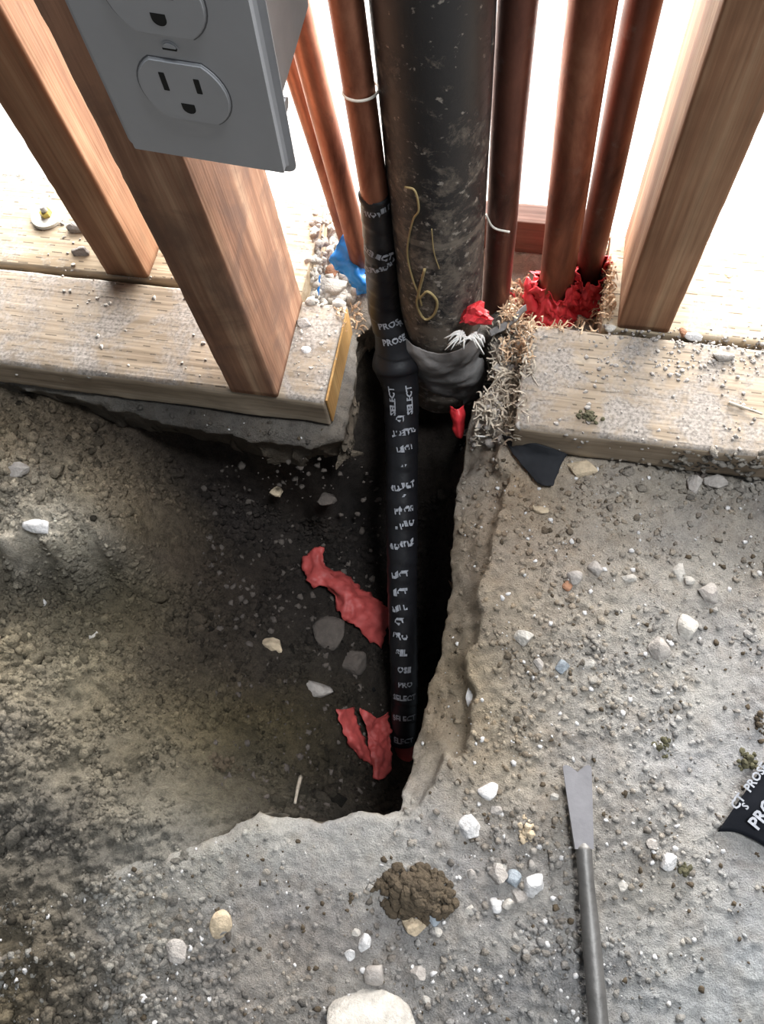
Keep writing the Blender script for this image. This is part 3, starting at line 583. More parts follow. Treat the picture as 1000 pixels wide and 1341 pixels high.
# red wraps: cuffs around the copper pipe feet
def cuff(center_px, z0, r, hgt, seed, label, mat=REDP, amp=.0035, flare=.004, lo=.0, a0=0, a1=2*math.pi):
    C = unz(center_px, z0); m, k = 18, 72; V = []
    for i in range(m):
        t = i/(m-1)
        for j in range(k):
            a = a0+(a1-a0)*j/(k-1); x = math.cos(a); y = math.sin(a)
            f = float(fbm(np.array(x*1.3+seed), np.array(y*1.3+t*2.0), .45, 3)); f2 = abs(float(fbm(np.array(x*2+seed+3), np.array(y*2+t*3), .35, 3)))
            rr = r+flare*(1-t)**1.5+amp*(f+1.5*f2)+.0012; top_ = hgt*(1+.32*float(fbm(np.array(a*.9+seed), np.array(.0), .6, 2)))
            V.append(C+np.array([rr*x, rr*y, lo+t*top_+.002*f]))
    V = np.array(V).reshape(m, k, 3); rows = [V[i] for i in range(m)]
    G = V; o_v = np.vstack([G.reshape(-1, 3), (G+(C-G)*np.array([.06, .06, 0])).reshape(-1, 3)]); q = []; Z = m*k
    for i in range(m-1):
        for j in range(k-1):
            a = i*k+j; q.append((a, a+1, a+k+1, a+k)); q.append((Z+a, Z+a+k, Z+a+k+1, Z+a+1))
    for j in range(k-1): q.append(((m-1)*k+j, (m-1)*k+j+1, Z+(m-1)*k+j+1, Z+(m-1)*k+j))
    o = raw('plastic_wrap', o_v, q, mat); tag(o, label, 'plastic'); return o
cuff((722, 400), .0, r2, .034, 1.0, 'crumpled red plastic wrapped around the thick copper pipe foot', amp=.006, flare=.008)
cuff((762, 388), .0, r3, .036, 6.0, 'crumpled red plastic wrapped around the thin right copper pipe foot', amp=.006, flare=.008)
cuff((654, 402), .0, r1, .008, 9.0, 'low red plastic collar under the copper pipe beside the drain pipe', amp=.0015, flare=.003)
sheet('plastic_scrap', [[U(687, 372, .030), U(690, 362, .036), U(693, 372, .030)], [U(686, 392, .020), U(694, 386, .026), U(702, 388, .020)], [U(688, 410, .008), U(698, 408, .014), U(708, 412, .010)]], REDP, 'upright pointed red plastic flap left of the thick copper pipe', 'plastic', nz=.002, seed=11, n=(20, 10))
# red lump
V = rock(31, 3, .9)*np.array([.0125, .0085, .0115]); Pc = uny((621, 413), BA[1]-rA*.80); V = V*(1+.45*fbm(ICO3[:, 0]*1.3+ICO3[:, 2], ICO3[:, 1]+ICO3[:, 2]*2, .5, 3))[:, None]; o = raw('plastic_lump', V+Pc, ICOF3, REDP, smooth=False, loc=Pc); tag(o, 'crumpled bright red plastic lump between drain pipe and copper pipe', 'plastic')
# dusty sleeve below the drain pipe
def arc_row(z, rx, ry, a0, a1, cx=0, cy=0, n=9):
    c = BA+np.array([cx, cy, 0]); return [np.array([c[0]+rx*math.cos(a), c[1]+ry*math.sin(a), z]) for a in np.linspace(a0, a1, n)]
R_ = math.radians
sheet('pipe_sleeve', [arc_row(.016, rA*1.06, rA*1.06, R_(205), R_(345)), arc_row(.004, rA*1.16, rA*1.16, R_(205), R_(345)), arc_row(-.015, rA*1.08, rA*1.16, R_(208), R_(340)), arc_row(-.034, rA*1.15, rA*1.1, R_(200), R_(340), .004), arc_row(-.090, rA*1.15, rA*.9, R_(200), R_(340), .006, .006)],
      SLEEVE, 'torn dusty grey sleeve hanging below the foot of the drain pipe', 'sleeve', nz=.0035, seed=6, n=(40, 44), scale=.04, jag=.003)
sheet('film_strip', [[U(640, 432, .012), U(642, 440, .012)], [U(662, 420, .020), U(664, 430, .016)], [U(690, 400, .026), U(690, 407, .022)]], SLEEVE, 'thin dusty grey film strip in front of the copper pipe beside the drain', 'film', nz=.002, seed=16, n=(20, 6))
# frayed white fibre
mb = MB(); P0 = uny((615, 438), BA[1]-rA*1.12)
for k in range(26):
    a = random.uniform(0, 2*math.pi); L = random.uniform(.006, .017); d = np.array([math.cos(a), -abs(math.sin(a))*.5-.2, -.35*random.random()])
    p1 = P0+np.array([random.uniform(-.008, .008), random.uniform(-.003, .003), 0]); V, Fc = tube_geo(resample([p1, p1+d*L*.5+np.array([0, 0, .002]), p1+d*L+np.array([random.uniform(-.003, .003), 0, -.002])], 7), np.linspace(.0011, .0004, 7), 6); mb.add(V, Fc)
o = mb.build('frayed_fibre', FIBRE, loc=P0); tag(o, 'tuft of frayed white fibre below the red lump at the drain pipe', 'fibre')
# black film under the right plate and printed scrap at right edge
Q = [gz(656, 578, .003), gz(742, 598, .003), gz(716, 644, .0035), gz(683, 622, .004)]
sheet('film_scrap', [[gz(656, 572, .004), gz(700, 584, .006), gz(744, 598, .004)], [gz(668, 594, .005), gz(700, 602, .007), gz(736, 606, .005)], [gz(682, 612, .005), gz(705, 620, .007), gz(728, 624, .005)], [gz(704, 636, .004), gz(712, 640, .005), gz(722, 640, .004)]],
      DKGREY, 'dark grey triangular plastic scrap poking out under the right near plate', 'plastic', nz=.0012, seed=14, n=(24, 18), jag=.001)
Sc = empty('tape_scrap', hit((975, 1060))); tag(Sc, 'black tape scrap with white print at the right edge of the slab', 'tape')
def sp(px, py, up=.0035): p = unz((px, py), .0); p[2] = max(top_h(p[0], p[1]), 0)*0+up; return p
rows = [[sp(937, 1089, .0035), sp(968, 1042, .006), sp(1004, 992, .006), sp(1050, 930, .0045)], [sp(960, 1090, .0035), sp(990, 1050, .007), sp(1030, 1005, .007), sp(1080, 960, .0045)], [sp(985, 1100, .0035), sp(1015, 1065, .006), sp(1060, 1020, .006), sp(1110, 985, .0045)], [sp(1010, 1115, .0035), sp(1045, 1080, .005), sp(1085, 1040, .005), sp(1140, 1010, .0045)]]
o = sheet('tape_film', rows, BLACKP, parent=Sc, nz=.0004, seed=19, n=(20, 26)); o.location = -Sc.location
mp = MB()
def flat_word(txt, px, size, ang, z=.0095):
    V, Fc = word_mesh(txt, size); P = unz(px, z); c, s = math.cos(ang), math.sin(ang); mp.add(np.stack([P[0]+V[:, 0]*c-V[:, 1]*s, P[1]+V[:, 0]*s+V[:, 1]*c, np.full(len(V), z)], 1), Fc)
e_ = unz((1004, 992), 0)-unz((968, 1042), 0); an = math.atan2(e_[1], e_[0])
flat_word('CT', (966, 1050), .0075, an, .0082); flat_word('S', (976, 1056), .0060, an, .0085); flat_word('PROSE', (990, 1018), .0072, an, .0085); flat_word('PRO', (998, 1066), .0105, an, .009)
o = mp.build('print', PRINT, Sc, smooth=False); o.location = -Sc.location
# ------------------------------------------------------------ outlet
wpl = .070; hp = .1143
OUT = empty('wall_outlet', (-.1458+.0001, -.0377+.0043, .3121+.0004), (.0912, .0788, -.0275)); tag(OUT, 'white double socket outlet with cover plate hanging beside the big stud', 'outlet')
def local_mesh(name, bm, mat, parent, smooth=True, loc=(0, 0, 0)):
    me = bpy.data.meshes.new(name); bm.to_mesh(me); bm.free(); me.materials.append(mat)
    if smooth: me.polygons.foreach_set('use_smooth', np.ones(len(me.polygons), bool))
    o = bpy.data.objects.new(name, me); sc.collection.objects.link(o); o.parent = parent; o.location = loc; return o
def extrude_outline(pts, y0, y1, bev=.0006, seg=3):
    """outline in local x,z; front at y0 (toward the viewer side, -y)"""
    bm = bmesh.new(); vs = [bm.verts.new((p[0], y1, p[1])) for p in pts]; f = bm.faces.new(vs); r = bmesh.ops.extrude_face_region(bm, geom=[f])
    for v in [g for g in r['geom'] if isinstance(g, bmesh.types.BMVert)]: v.co.y = y0
    bmesh.ops.recalc_face_normals(bm, faces=bm.faces[:])
    if bev:
        ed = [e for e in bm.edges if all(abs(v.co.y-y0) < 1e-7 for v in e.verts)]; bmesh.ops.bevel(bm, geom=ed, offset=bev, segments=seg, affect='EDGES')
    return bm
def rrect(x0, z0, x1, z1, r, n=6):
    out = []
    for cx, cz, a in ((x1-r, z0+r, -90), (x1-r, z1-r, 0), (x0+r, z1-r, 90), (x0+r, z0+r, 180)):
        for i in range(n+1): t = math.radians(a+90*i/n); out.append((cx+r*math.cos(t), cz+r*math.sin(t)))
    return out
local_mesh('cover_plate', extrude_outline(rrect(-.0008, -.0034, wpl+.0014, hp+.0034, .0046, 8), -.0045, .0, .0040, 5), WHITEP, OUT, smooth=False)
rs = wpl/.070
for k, zc in enumerate((hp/2-.0195*rs, hp/2+.0195*rs)):
    cx = wpl/2; pts = []
    R0 = .0172*rs; hh = .0142*rs; a0 = math.asin(hh/R0)
    for s in (1, -1):
        for a in np.linspace(-a0, a0, 14): pts.append((cx+s*R0*math.cos(a), zc+s*R0*math.sin(a)))
    g = extrude_outline([(cx+(x-cx)*1.035, zc+(z-zc)*1.035) for x, z in pts], -.00458, -.003, 0); local_mesh('face_gap', g, plain('gap_shadow', (.16, .16, .17), .8), OUT, False)
    rc = local_mesh('receptacle', extrude_outline(pts, -.0056, -.003, .0006, 3), WHITEP, OUT, False)
    for sx, h2 in ((-.0064, .0042), (.0064, .0034)):
        local_mesh('slot', extrude_outline(rrect(cx+sx*rs-.0011, zc+.0045*rs-h2, cx+sx*rs+.0011, zc+.0045*rs+h2, .0003, 2), -.00568, -.0045, 0), SLOT, rc, False)
    gp = [(cx+.0026*rs*math.cos(t), zc-.0072*rs+.0026*rs*math.sin(t)) for t in np.linspace(math.pi, 2*math.pi, 12)]+[(cx+.0026*rs, zc-.0050*rs), (cx-.0026*rs, zc-.0050*rs)]
    local_mesh('ground_hole', extrude_outline(gp, -.00572, -.0045, 0), SLOT, rc, False)
sc_ = local_mesh('screw', extrude_outline([(wpl/2+.0030*math.cos(t), hp/2+.0030*math.sin(t)) for t in np.linspace(0, 2*math.pi, 20, endpoint=False)], -.0054, -.004, .0006, 2), WHITEP, OUT, False)
local_mesh('slot', extrude_outline(rrect(wpl/2-.0026, hp/2-.0004, wpl/2+.0026, hp/2+.0004, .0002, 2), -.00546, -.005, 0), SLOT, sc_, False)
bxm = bmesh.new(); bmesh.ops.create_cube(bxm, size=1)
for v in bxm.verts: v.co = Vector((.006+(.0560)*(v.co.x+.5), -.0004+.070*(v.co.y+.5), .012+.094*(v.co.z+.5)))
bmesh.ops.bevel(bxm, geom=bxm.edges[:], offset=.002, segments=3, affect='EDGES'); bx = local_mesh('outlet_box', bxm, GALV, OUT, False)
sm = bmesh.new(); bmesh.ops.create_cone(sm, cap_ends=True, segments=16, radius1=.0038, radius2=.0030, depth=.005, matrix=Matrix.Translation((.0605, .022, .0085)) @ Matrix.Rotation(math.pi/2, 4, 'Y')); local_mesh('box_screw', sm, GALV, OUT, False)
# ------------------------------------------------------------ anchor bolt on left back plate
Pb = unz((62, 282), PT+.0015); AB = empty('anchor_bolt', (Pb[0], Pb[1], PT)); tag(AB, 'pale round washer with a small brass-coloured nut on the left back plate', 'bolt')
bm = bmesh.new(); bmesh.ops.create_cone(bm, cap_ends=True, segments=40, radius1=rad(44, Pb), radius2=rad(42, Pb), depth=.0026, matrix=Matrix.Translation((0, 0, .0016))); local_mesh('washer', bm, ZINC, AB, False)
bm = bmesh.new(); bmesh.ops.create_cone(bm, cap_ends=True, segments=6, radius1=.0052, radius2=.0050, depth=.004, matrix=Matrix.Translation((0, 0, .0048))); local_mesh('nut', bm, BRASS, AB, False)
bm = bmesh.new(); bmesh.ops.create_cone(bm, cap_ends=True, segments=16, radius1=.0030, radius2=.0026, depth=.010, matrix=Matrix.Translation((0, 0, .0075))); local_mesh('bolt_end', bm, GALV, AB, False)
# ------------------------------------------------------------ chisel / pry bar
A = unz((755, 1002), .008); Bn = unz((764, 1112), .009); Cn = unz((784, 1345), .012); De = Cn+(Cn-Bn)*.6
PB = empty('pry_bar', Bn); tag(PB, 'grey steel notched pry bar lying on the slab, lower right', 'tool')
ax = Bn-A; L = np.linalg.norm(ax); ax /= L; sd_ = np.cross(ax, [0, 0, 1]); sd_ /= np.linalg.norm(sd_); upv = np.cross(sd_, ax)
w0, w1 = rad(37, A), rad(24, Bn)
sgn = -1 if sd_@M3[:, 0] > 0 else 1
prof = []; nst = 26; V = []
for i in range(nst):
    t = i/(nst-1); hw = w0+(w1-w0)*t**1.1; th = .0012+.0052*t
    for j in range(13):
        u = -1+2*j/12; notch = max(0, (1-abs(u)/.62))*.0042*(1-t)**8
        if abs(u) > .9: notch += .001*(1-t)**8
        P = A+ax*(L*t+notch); V.append((P+sd_*hw*u+upv*th*.5, P+sd_*hw*u-upv*th*.5-upv*.0))
Vt = [v[0] for v in V]; Vb = [v[1] for v in V]; nv = len(Vt); q = []
for i in range(nst-1):
    for j in range(12):
        a = i*13+j; q.append((a, a+1, a+14, a+13)); q.append((nv+a, nv+a+13, nv+a+14, nv+a+1))
for j in range(12): q.append((j, nv+j, nv+j+1, j+1)); a = (nst-1)*13+j; q.append((a, a+1, nv+a+1, nv+a))
for i in range(nst-1): a = i*13; q.append((a, a+13, nv+a+13, nv+a)); a += 12; q.append((a, nv+a, nv+a+13, a+13))
o = raw('blade', np.array(Vt+Vb), q, STEEL, PB, smooth=False); o.location = -PB.location
o = tube('shaft', resample([Bn-ax*.006, Bn+ax*.004, Bn+ax*.02, Bn+(Cn-Bn)*.5, Cn, De], 60), np.interp(np.linspace(0, 5, 60), [0, .6, 1, 2, 3, 4, 5], [.0015, .0050, .0050, .0048, .0056, .0058, .006]), SHAFT, PB, seg=20); o.location = -PB.location
# ------------------------------------------------------------ stones: each its own thing
def stone(px, wpx, hpx, col, label, ang=.6, name='stone', cat='stone', group=None, flat=.7, sub=3, sink=.25, z=None):
    P = hit(px) if z is None else unz(px, z); a = rad(wpx, P); b = rad(hpx, P)*1.02; s = int(px[0]*7+px[1])
    V = rock(s, sub, ang)*np.array([a*1.12, b*1.12, min(a, b)*flat*1.1]); c = P+np.array([0, 0, min(a, b)*flat*(1-2*sink)*.6])
    o = raw(name, V+c, ICOF3 if sub == 3 else ICOF2, ST[col], smooth=(ang < .45), loc=c); tag(o, label, cat, group); return o
for a in [
    ((640, 1036), 26, 18, 'white', 'white flat stone alone left of the pry bar tip'),
    ((614, 1086), 24, 28, 'white', 'white rounded stone right of the pit corner'),
    ((648, 1062), 16, 12, 'grey', 'small grey stone between the two white stones near the pit corner'),
    ((293, 1208), 28, 32, 'tan', 'tan pebble alone on the dusty slab, lower left'),
    ((699, 1158), 28, 26, 'white', 'white angular stone at the right of the stone cluster'),
    ((652, 1146), 26, 24, 'grey', 'grey stone at the top left of the stone cluster'),
    ((671, 1150), 22, 20, 'blue', 'blue-grey stone in the middle of the stone cluster'),
    ((648, 1184), 18, 17, 'white', 'small round white stone at the bottom of the stone cluster'),
    ((664, 1184), 13, 14, 'pale', 'tiny pale stone beside the round white one of the cluster'),
    ((678, 1172), 20, 18, 'grey', 'brownish grey stone at the lower right of the cluster'),
    ((655, 1134), 14, 12, 'pale', 'pale chip on top of the stone cluster'),
    ((542, 1213), 28, 22, 'tan', 'cream stone against the lower edge of the brown soil clod'),
    ((566, 1200), 18, 19, 'blue', 'round blue-grey pebble beside the cream stone by the clod'),
    ((571, 1221), 14, 10, 'pale', 'small pale chip just below the blue-grey pebble'),
    ((478, 1235), 19, 18, 'white', 'white pebble, upper of a pair below the pit corner'),
    ((458, 1250), 15, 13, 'white', 'small white pebble, lower left of the pair'),
    ((466, 1222), 11, 9, 'pale', 'tiny pale pebble just above the white pair'),
    ((492, 1278), 24, 26, 'grey', 'rough grey stone above the big pale rock at the bottom edge'),
    ((547, 1275), 18, 16, 'grey', 'grey stone to the right of the rough one, near the bottom'),
    ((558, 1310), 13, 11, 'pale', 'small pale stone right of the big pale rock'),
    ((617, 1144), 15, 14, 'grey', 'pinkish grey pebble left of the stone cluster'),
    ((616, 1193), 13, 12, 'pale', 'pale pebble low left of the stone cluster'),
    ((232, 1246), 26, 24, 'grey', 'rough grey stone in the gravel, lower left'),
    ((190, 1308), 14, 10, 'white', 'small white pebble near the lower left gravel edge'),
    ((900, 823), 22, 32, 'pale', 'tall pale block-like concrete chip on the right slab'),
    ((927, 778), 24, 28, 'grey', 'wedge-shaped grey chip above the pale block-like one'),
    ((888, 748), 15, 26, 'pale', 'narrow pale chip, topmost of the right-hand chips'),
    ((902, 762), 14, 12, 'pale', 'small chip touching the narrow pale chip'),
    ((862, 850), 26, 30, 'grey', 'rough pitted grey lump left of the block-like chip'),
    ((685, 836), 22, 20, 'pale', 'pale chip on the slab near the broken edge, right of the pipe'),
    ((735, 873), 17, 17, 'blue', 'rounded blue-grey pebble below the pale chip on the slab'),
    ((705, 870), 12, 14, 'grey', 'small grey chip left of the blue-grey slab pebble'),
    ((771, 869), 16, 12, 'pale', 'flat pale chip right of the blue-grey slab pebble'),
    ((617, 912), 11, 24, 'white', 'slim white chip standing near the broken slab edge'),
    ((780, 746), 18, 20, 'grey', 'grey chip in the rubble patch below the right plate'),
    ((752, 758), 18, 18, 'grey', 'darker chip left in the rubble patch below the right plate'),
    ((742, 768), 14, 12, 'orange', 'reddish chip in the rubble patch below the right plate'),
    ((823, 758), 16, 12, 'pale', 'pale chip right of the rubble patch'),
    ((707, 668), 20, 12, 'tan', 'tan chip below the dark triangular scrap'),
    ((760, 615), 34, 24, 'tan', 'tan concrete chunk just below the right plate edge'),
    ((907, 636), 22, 24, 'grey', 'grey gravel stone in the shade below the right plate'),
    ((937, 632), 26, 20, 'grey', 'wide grey gravel stone in the shade, right of its neighbour'),
    ((917, 622), 16, 14, 'dark', 'dark gravel stone tucked under the right plate edge'),
    ((874, 1129), 22, 20, 'white', 'white pebble beside a mossy clod right of the pry bar'),
    ((854, 1106), 14, 12, 'grey', 'small grey pebble above the white one right of the pry bar'),
    ((814, 1160), 12, 12, 'pale', 'small pale pebble right of the pry bar neck'),
    ((725, 1043), 13, 10, 'pale', 'small pale chip left of the pry bar blade'),
    ((415, 905), 36, 22, 'grey', 'flat greyish stone on the pit floor, lowest of three'),
    ((356, 845), 30, 20, 'tan', 'light brown stone on the pit floor, left of the red strip'),
    ((434, 830), 40, 34, 'dark', 'big dark stone on the pit floor below the red strip'),
    ((462, 868), 36, 30, 'dark', 'dark stone on the pit floor nearest the wrapped pipe'),
    ((362, 646), 16, 14, 'tan', 'small brown stone in the dark pit wall'),
    ((428, 655), 22, 20, 'dark', 'dark stone in the pit wall below the cut plate end'),
    ((50, 690), 38, 15, 'white', 'whitish crusty lump on the left soil bank'),
    ((25, 616), 34, 20, 'grey', 'grey lump on the left soil bank just below the plate'),
    ((122, 833), 14, 11, 'pale', 'small pale pebble on the left soil slope'),
    ((57, 790), 9, 9, 'white', 'tiny white pebble in the left soil groove'),
    ((106, 330), 24, 12, 'grey', 'grey chip at the joint of the two left plates'),
    ((103, 300), 30, 15, 'grey', 'pinkish grey lump against the far left stud'),
    ((398, 426), 18, 14, 'grey', 'grey pebble behind the big scuffed stud'),
    ((402, 460), 13, 12, 'white', 'white chip right of the big scuffed stud'),
    ((437, 380), 38, 26, 'pale', 'pale crusty rubble lump between left plates and wrapped pipe'),
    ((432, 358), 22, 18, 'orange', 'orange-brown rubble chip behind the blue plastic'),
    ((428, 330), 24, 22, 'pale', 'pale rubble piece below the leftmost copper pipe'),
    ((430, 305), 20, 16, 'grey', 'grey rubble piece topmost in the left gap'),
    ((908, 441), 24, 11, 'white', 'white flat chip on the joint of the right plates'),
    ((893, 436), 11, 11, 'orange', 'tiny orange chip beside the white one on the right plates'),
    ((945, 468), 26, 13, 'grey', 'grey lump on the right near plate'),
    ((952, 362), 12, 9, 'tan', 'small brown crumb on the bright back plate'),
    ((800, 430), 14, 11, 'pale', 'white chip at the left corner of the right-hand stud foot'),
]: stone(a[0], a[1], a[2], a[3], a[4], ang=.35+.5*((a[0][0]*13+a[0][1]*7) % 10)/10, flat=.75)
P = unz((480, 1345), 0); V = rock(77, 3, .7); V = V*(1+.10*fbm(V[:, 0], V[:, 1]+V[:, 2], .25, 4))[:, None]*np.array([rad(122, P), rad(82, P), .017]); c = P+np.array([0, 0, .004]); o = raw('rock', V+c, ICOF3, ST['pale'], loc=c); tag(o, 'big pale rough rock cut off by the bottom edge', 'stone')
# clods: lumpy soil
def clod(px, wpx, hpx, label, n, col='clod', seed=0, hscale=.6):
    P = hit(px); a, b = rad(wpx, P), rad(hpx, P); mb = MB(); r = np.random.default_rng(seed)
    for k in range(n):
        t = r.normal(size=2)*.42; t = t/max(1, np.linalg.norm(t)/.95); s = min(a, b)*(.09+(.30 if n < 100 else .16)*r.random()**1.6)*(1.15-.3*np.linalg.norm(t))
        V = rock(int(r.integers(1e5)), 2, .3)*s; hz = min(a, b)*hscale*(1-np.linalg.norm(t)**2)*r.random()
        mb.add(V+P+np.array([t[0]*a, t[1]*b, hz]), ICOF2)
    o = mb.build('soil_clod', ST[col], loc=P, smooth=False); tag(o, label, 'clod'); return o
clod((545, 1170), 105, 68, 'large crumbly brown soil clod on the slab below the pit', 620, seed=1)
clod((459, 1176), 16, 26, 'small dark clod left of the large brown clod', 14, seed=2)
clod((491, 1160), 22, 22, 'little dark crumb pile touching the large clod on its left', 16, seed=20)
clod((866, 974), 26, 34, 'mossy clod on the slab, upper right of the pry bar', 40, 'moss', 3)
clod((978, 998), 24, 34, 'mossy clod just above the black tape scrap', 40, 'moss', 4)
clod((994, 945), 22, 34, 'dark clod at the right edge above the mossy one', 26, 'clod', 5)
clod((895, 1136), 24, 26, 'dark mossy clod right of the white pebble', 26, 'moss', 6)
clod((818, 1040), 14, 16, 'upper of two dark crumbs right of the pry bar blade', 10, 'clod', 7)
clod((793, 1066), 16, 16, 'lower of two dark crumbs right of the pry bar blade', 10, 'clod', 8)
clod((771, 546), 36, 20, 'olive brown clod on the right near plate', 40, 'moss', 9, .4)
clod((690, 1090), 26, 44, 'brownish crumb pile left of the pry bar neck', 40, 'tan', 10)
clod((990, 1120), 26, 12, 'small dark crumbs just below the black tape scrap', 14, 'clod', 11)
clod((285, 1000), 70, 26, 'dark loose clod on the soil slope left of the pit bottom', 70, 'clod', 12, .5)
# sticks
def stick(pxs, r, mat, label, name='stick', up=.003):
    pts = resample([gz(a, b, up) for a, b in pxs], 14); o = tube(name, pts, np.linspace(r, r*.6, 14), mat, seg=8); tag(o, label, 'stick')
stick([(395, 1018), (391, 1035), (388, 1052)], .0018, STRAW, 'short pale stick poking up at the near edge of the pit', up=.006)
stick([(952, 530), (970, 536), (996, 545)], .0013, STRAW, 'thin twig lying on the right near plate')
stick([(603, 571), (620, 573), (638, 574)], .0009, FIBRE, 'short white fibre at the left end of the right near plate')
stick([(690, 540), (666, 530), (645, 540)], .0008, STRAW, 'long thin straw crossing the right plate end')
# ------------------------------------------------------------ loose stuff
def scatter(name, label, cat, pts, sizes, mat, flat=.7, seed=0, sink=.2, tint=None, spread=.35):
    r = np.random.default_rng(seed); n = len(pts); V0 = ICO1; kk = len(V0); base = np.array(ICOF1)
    A0 = np.repeat(V0[None], n, 0)
    for k in range(9):
        nn = r.normal(size=(n, 1, 3)); nn /= np.linalg.norm(nn, axis=2, keepdims=True); A0 = A0-np.maximum((A0*nn).sum(2, keepdims=True)-(.34+.36*r.random((n, 1, 1))), 0)*nn
    s = 1.3*np.asarray(sizes)[:, None, None]*(A0*(.88+.24*r.random((n, kk, 1)))*np.stack([1+.3*r.random(n), 1+.3*r.random(n), flat*(.8+.4*r.random(n))], 1)[:, None])
    a = r.random(n)*6.28; c, q = np.cos(a)[:, None], np.sin(a)[:, None]; x = s[..., 0]*c-s[..., 1]*q; y = s[..., 0]*q+s[..., 1]*c
    V = np.stack([x, y, s[..., 2]], -1)+np.asarray(pts)[:, None]; Fc = (base[None]+(np.arange(n)*kk)[:, None, None]).reshape(-1, 3)
    o = raw(name, V.reshape(-1, 3), Fc, mat, smooth=False); tag(o, label, cat, kind='stuff')
    if tint is not None:
        c = np.clip(tint*(1+spread*r.normal(size=(n, 1))), .01, .85); c = np.repeat(np.hstack([c, np.ones((n, 1))]), kk, 0)
        at = o.data.attributes.new('tint', 'FLOAT_COLOR', 'POINT'); at.data.foreach_set('color', c.astype(np.float32).ravel())
    return o
def slab_tint(P): return slab_col(P[:, 0], P[:, 1])*1.1
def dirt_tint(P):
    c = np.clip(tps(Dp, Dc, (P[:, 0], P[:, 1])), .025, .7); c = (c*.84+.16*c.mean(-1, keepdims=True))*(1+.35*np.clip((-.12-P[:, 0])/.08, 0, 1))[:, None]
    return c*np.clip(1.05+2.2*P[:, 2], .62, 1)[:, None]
def bilv(A, x, y):
    u = np.clip((x-X0)/H, 0, A.shape[1]-1.001); v = np.clip((y-Y0)/H, 0, A.shape[0]-1.001); i = v.astype(int); j = u.astype(int); a = v-i; b = u-j
    return (A[i, j]*(1-b)+A[i, j+1]*b)*(1-a)+(A[i+1, j]*(1-b)+A[i+1, j+1]*b)*a
def sample_dirt(n, seed, smin, smax, pw, clump=.0):
    r = np.random.default_rng(seed); X = r.uniform(-.56, .0, n); Y = r.uniform(-.58, .03, n); q = bilv(sd, X, Y); z = bilv(DZ, X, Y); zs = np.where(q > 0, bilv(SZ, X, Y), -9)
    ok = (z > zs-.001) & (fbm(X, Y, .022, 3)+.6*fbm(X+5, Y, .09, 2) > clump); X, Y, z = X[ok], Y[ok], z[ok]; s = smin+(smax-smin)*r.random(len(X))**pw
    return np.stack([X, Y, z+s*.12], 1), s
def sample_slab(n, seed, smin, smax, box, pw=2.6, dens=True, ynear=True):
    r = np.random.default_rng(seed); P = []; S = []; X = r.uniform(box[0], box[1], n*4); Y = r.uniform(box[2], box[3], n*4); g = gdens(X, Y) if dens else np.ones(n*4); cl = .35+.65*(fbm(X, Y, .03, 3) > -.05)
    for x, y, gg, c in zip(X, Y, g, cl):
        if r.random() > gg*c: continue
        if bil(sd, x, y, X0, Y0) < .003: continue
        s = smin+(smax-smin)*r.random()**pw; P.append((x, y, max(ground_h(x, y), bil(SZ, x, y, X0, Y0))+s*.25)); S.append(s)
        if len(P) >= n: break
    return np.array(P), np.array(S)
bxs = (-.29, .34, -.52, -.002)
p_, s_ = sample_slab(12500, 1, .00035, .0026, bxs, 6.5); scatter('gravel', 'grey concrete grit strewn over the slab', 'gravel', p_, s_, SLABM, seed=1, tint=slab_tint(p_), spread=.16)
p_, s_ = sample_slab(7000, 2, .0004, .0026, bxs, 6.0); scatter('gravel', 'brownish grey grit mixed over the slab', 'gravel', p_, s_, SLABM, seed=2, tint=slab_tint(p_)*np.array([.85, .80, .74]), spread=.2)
p_, s_ = sample_slab(900, 13, .0005, .0020, bxs, 2.5); scatter('gravel', 'light chips of concrete sprinkled over the slab', 'gravel', p_, s_, ST['white'], seed=13)
p_, s_ = sample_slab(700, 3, .0006, .0022, bxs, 2.5, False); scatter('soil_crumbs', 'dark soil crumbs dotted over the slab', 'soil', p_, s_, ST['clod'], seed=3)
def sample_px(n, seed, boxes, smin, smax, pw=2.5, up=.2):
    r = np.random.default_rng(seed); P = []; S = []
    for k in range(n):
        b = boxes[r.integers(len(boxes))]; h = hit((b[0]+(b[2]-b[0])*r.random(), b[1]+(b[3]-b[1])*r.random())); s = smin+(smax-smin)*r.random()**pw; P.append(h+np.array([0, 0, s*up])); S.append(s)
    return np.array(P), np.array(S)
for k_, (n_, a_, b_, w_, cl_) in enumerate([(46000, .0006, .0022, 1.5, -.25), (19000, .0012, .0042, 2.6, .0), (2400, .003, .0075, 2.5, .12)]):
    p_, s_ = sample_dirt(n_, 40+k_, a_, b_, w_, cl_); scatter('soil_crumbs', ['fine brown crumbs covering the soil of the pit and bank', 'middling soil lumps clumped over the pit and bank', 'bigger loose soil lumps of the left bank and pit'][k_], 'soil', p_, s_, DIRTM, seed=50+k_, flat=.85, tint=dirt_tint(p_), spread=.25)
p_, s_ = sample_px(700, 6, [(280, 780, 520, 1060), (260, 600, 500, 800)], .0008, .0040, 3.5); scatter('soil_crumbs', 'dark lumps on the pit floor', 'soil', p_, s_, ST['dark'], seed=6)  # lumps in the dark stone colour, scattered only within the pit
p_, s_ = sample_px(900, 7, [(130, 1170, 300, 1341), (190, 1230, 330, 1341)], .0006, .0032, 3.2); scatter('gravel', 'pale gravel where the soil meets the slab, lower left', 'gravel', p_, s_, SLABM, seed=7, tint=slab_tint(p_)*.95, spread=.2)
p_, s_ = sample_px(420, 8, [(0, 340, 290, 500), (80, 300, 300, 420), (385, 400, 440, 510), (60, 250, 200, 350)], .0006, .0022, 2.6); scatter('debris', 'pale dust chips on the left plates', 'debris', p_, s_, ST['pale'], seed=8)
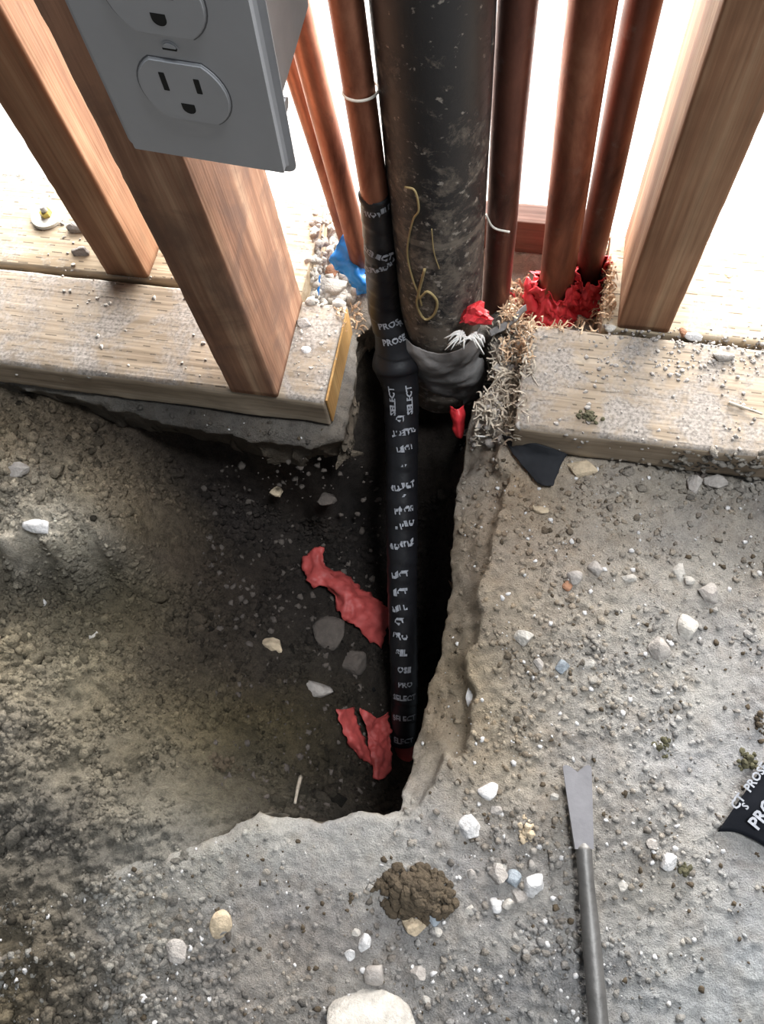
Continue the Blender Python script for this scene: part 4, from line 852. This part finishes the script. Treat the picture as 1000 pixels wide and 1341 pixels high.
p_, s_ = sample_px(900, 9, [(700, 425, 1000, 590), (780, 425, 900, 500), (880, 440, 1000, 500)], .0005, .0020, 2.6); scatter('debris', 'grey dust chips on the right plates', 'debris', p_, s_, ST['grey'], seed=9)
p_, s_ = sample_px(420, 10, [(412, 280, 450, 395), (405, 340, 470, 400)], .0015, .0055, 2.0); scatter('rubble', 'pale rubble filling the gap left of the wrapped pipe', 'rubble', p_, s_, ST['pale'], seed=10)
p_, s_ = sample_px(260, 11, [(760, 600, 1000, 670), (880, 590, 1000, 650)], .0012, .0042, 2.6); scatter('gravel', 'shaded gravel along the foot of the right near plate', 'gravel', p_, s_, SLABM, seed=11, tint=slab_tint(p_)*.9, spread=.2)
p_, s_ = sample_px(220, 12, [(600, 440, 680, 590), (560, 450, 620, 520)], .0012, .0045, 2.0); scatter('rubble', 'grey rubble beside the drain pipe foot', 'rubble', p_, s_, ST['grey'], seed=12)
def shavings(n, seed, boxes, mat, label, L=(.004, .010), w=.0011, up=.012):
    r = np.random.default_rng(seed); mb = MB()
    for k in range(n):
        b = boxes[r.integers(len(boxes))]; P = hit((b[0]+(b[2]-b[0])*r.random(), b[1]+(b[3]-b[1])*r.random()))+np.array([0, 0, up*r.random()**1.5+.001])
        a = r.random()*6.28; l = L[0]+(L[1]-L[0])*r.random(); d = np.array([math.cos(a), math.sin(a), r.normal()*.35]); sd2 = np.cross(d, [0, 0, 1]); sd2 /= np.linalg.norm(sd2); cu = r.normal()*.004
        V = []; m = 6; ww = w*(.5+r.random())
        for i in range(m):
            t = i/(m-1)-.5; c = P+d*l*t+np.array([0, 0, cu*(1-4*t*t)])+sd2*cu*t*t; V += [c+sd2*ww/2, c-sd2*ww/2+np.array([0, 0, .0004]), c-np.array([0, 0, .0005])]
        q = []
        for i in range(m-1):
            for j in range(3): a0 = i*3+j; a1 = i*3+(j+1) % 3; q.append((a0, a1, a1+3, a0+3))
        mb.add(V, q)
    o = mb.build('wood_shavings', mat, smooth=False); tag(o, label, 'shavings', kind='stuff')
shavings(620, 1, [(665, 375, 700, 440), (655, 400, 695, 480), (770, 350, 800, 420)], SHAVE, 'light wood shavings between the copper pipes and right plates')
shavings(420, 2, [(640, 460, 690, 560), (620, 500, 680, 590), (640, 430, 700, 500)], STRAW, 'greyish shavings and fibres spilling past the right plate end', up=.008)
shavings(160, 3, [(440, 400, 480, 440), (780, 300, 800, 400), (700, 420, 790, 435)], SHAVE, 'scattered wood curls around the pipe feet', up=.006)
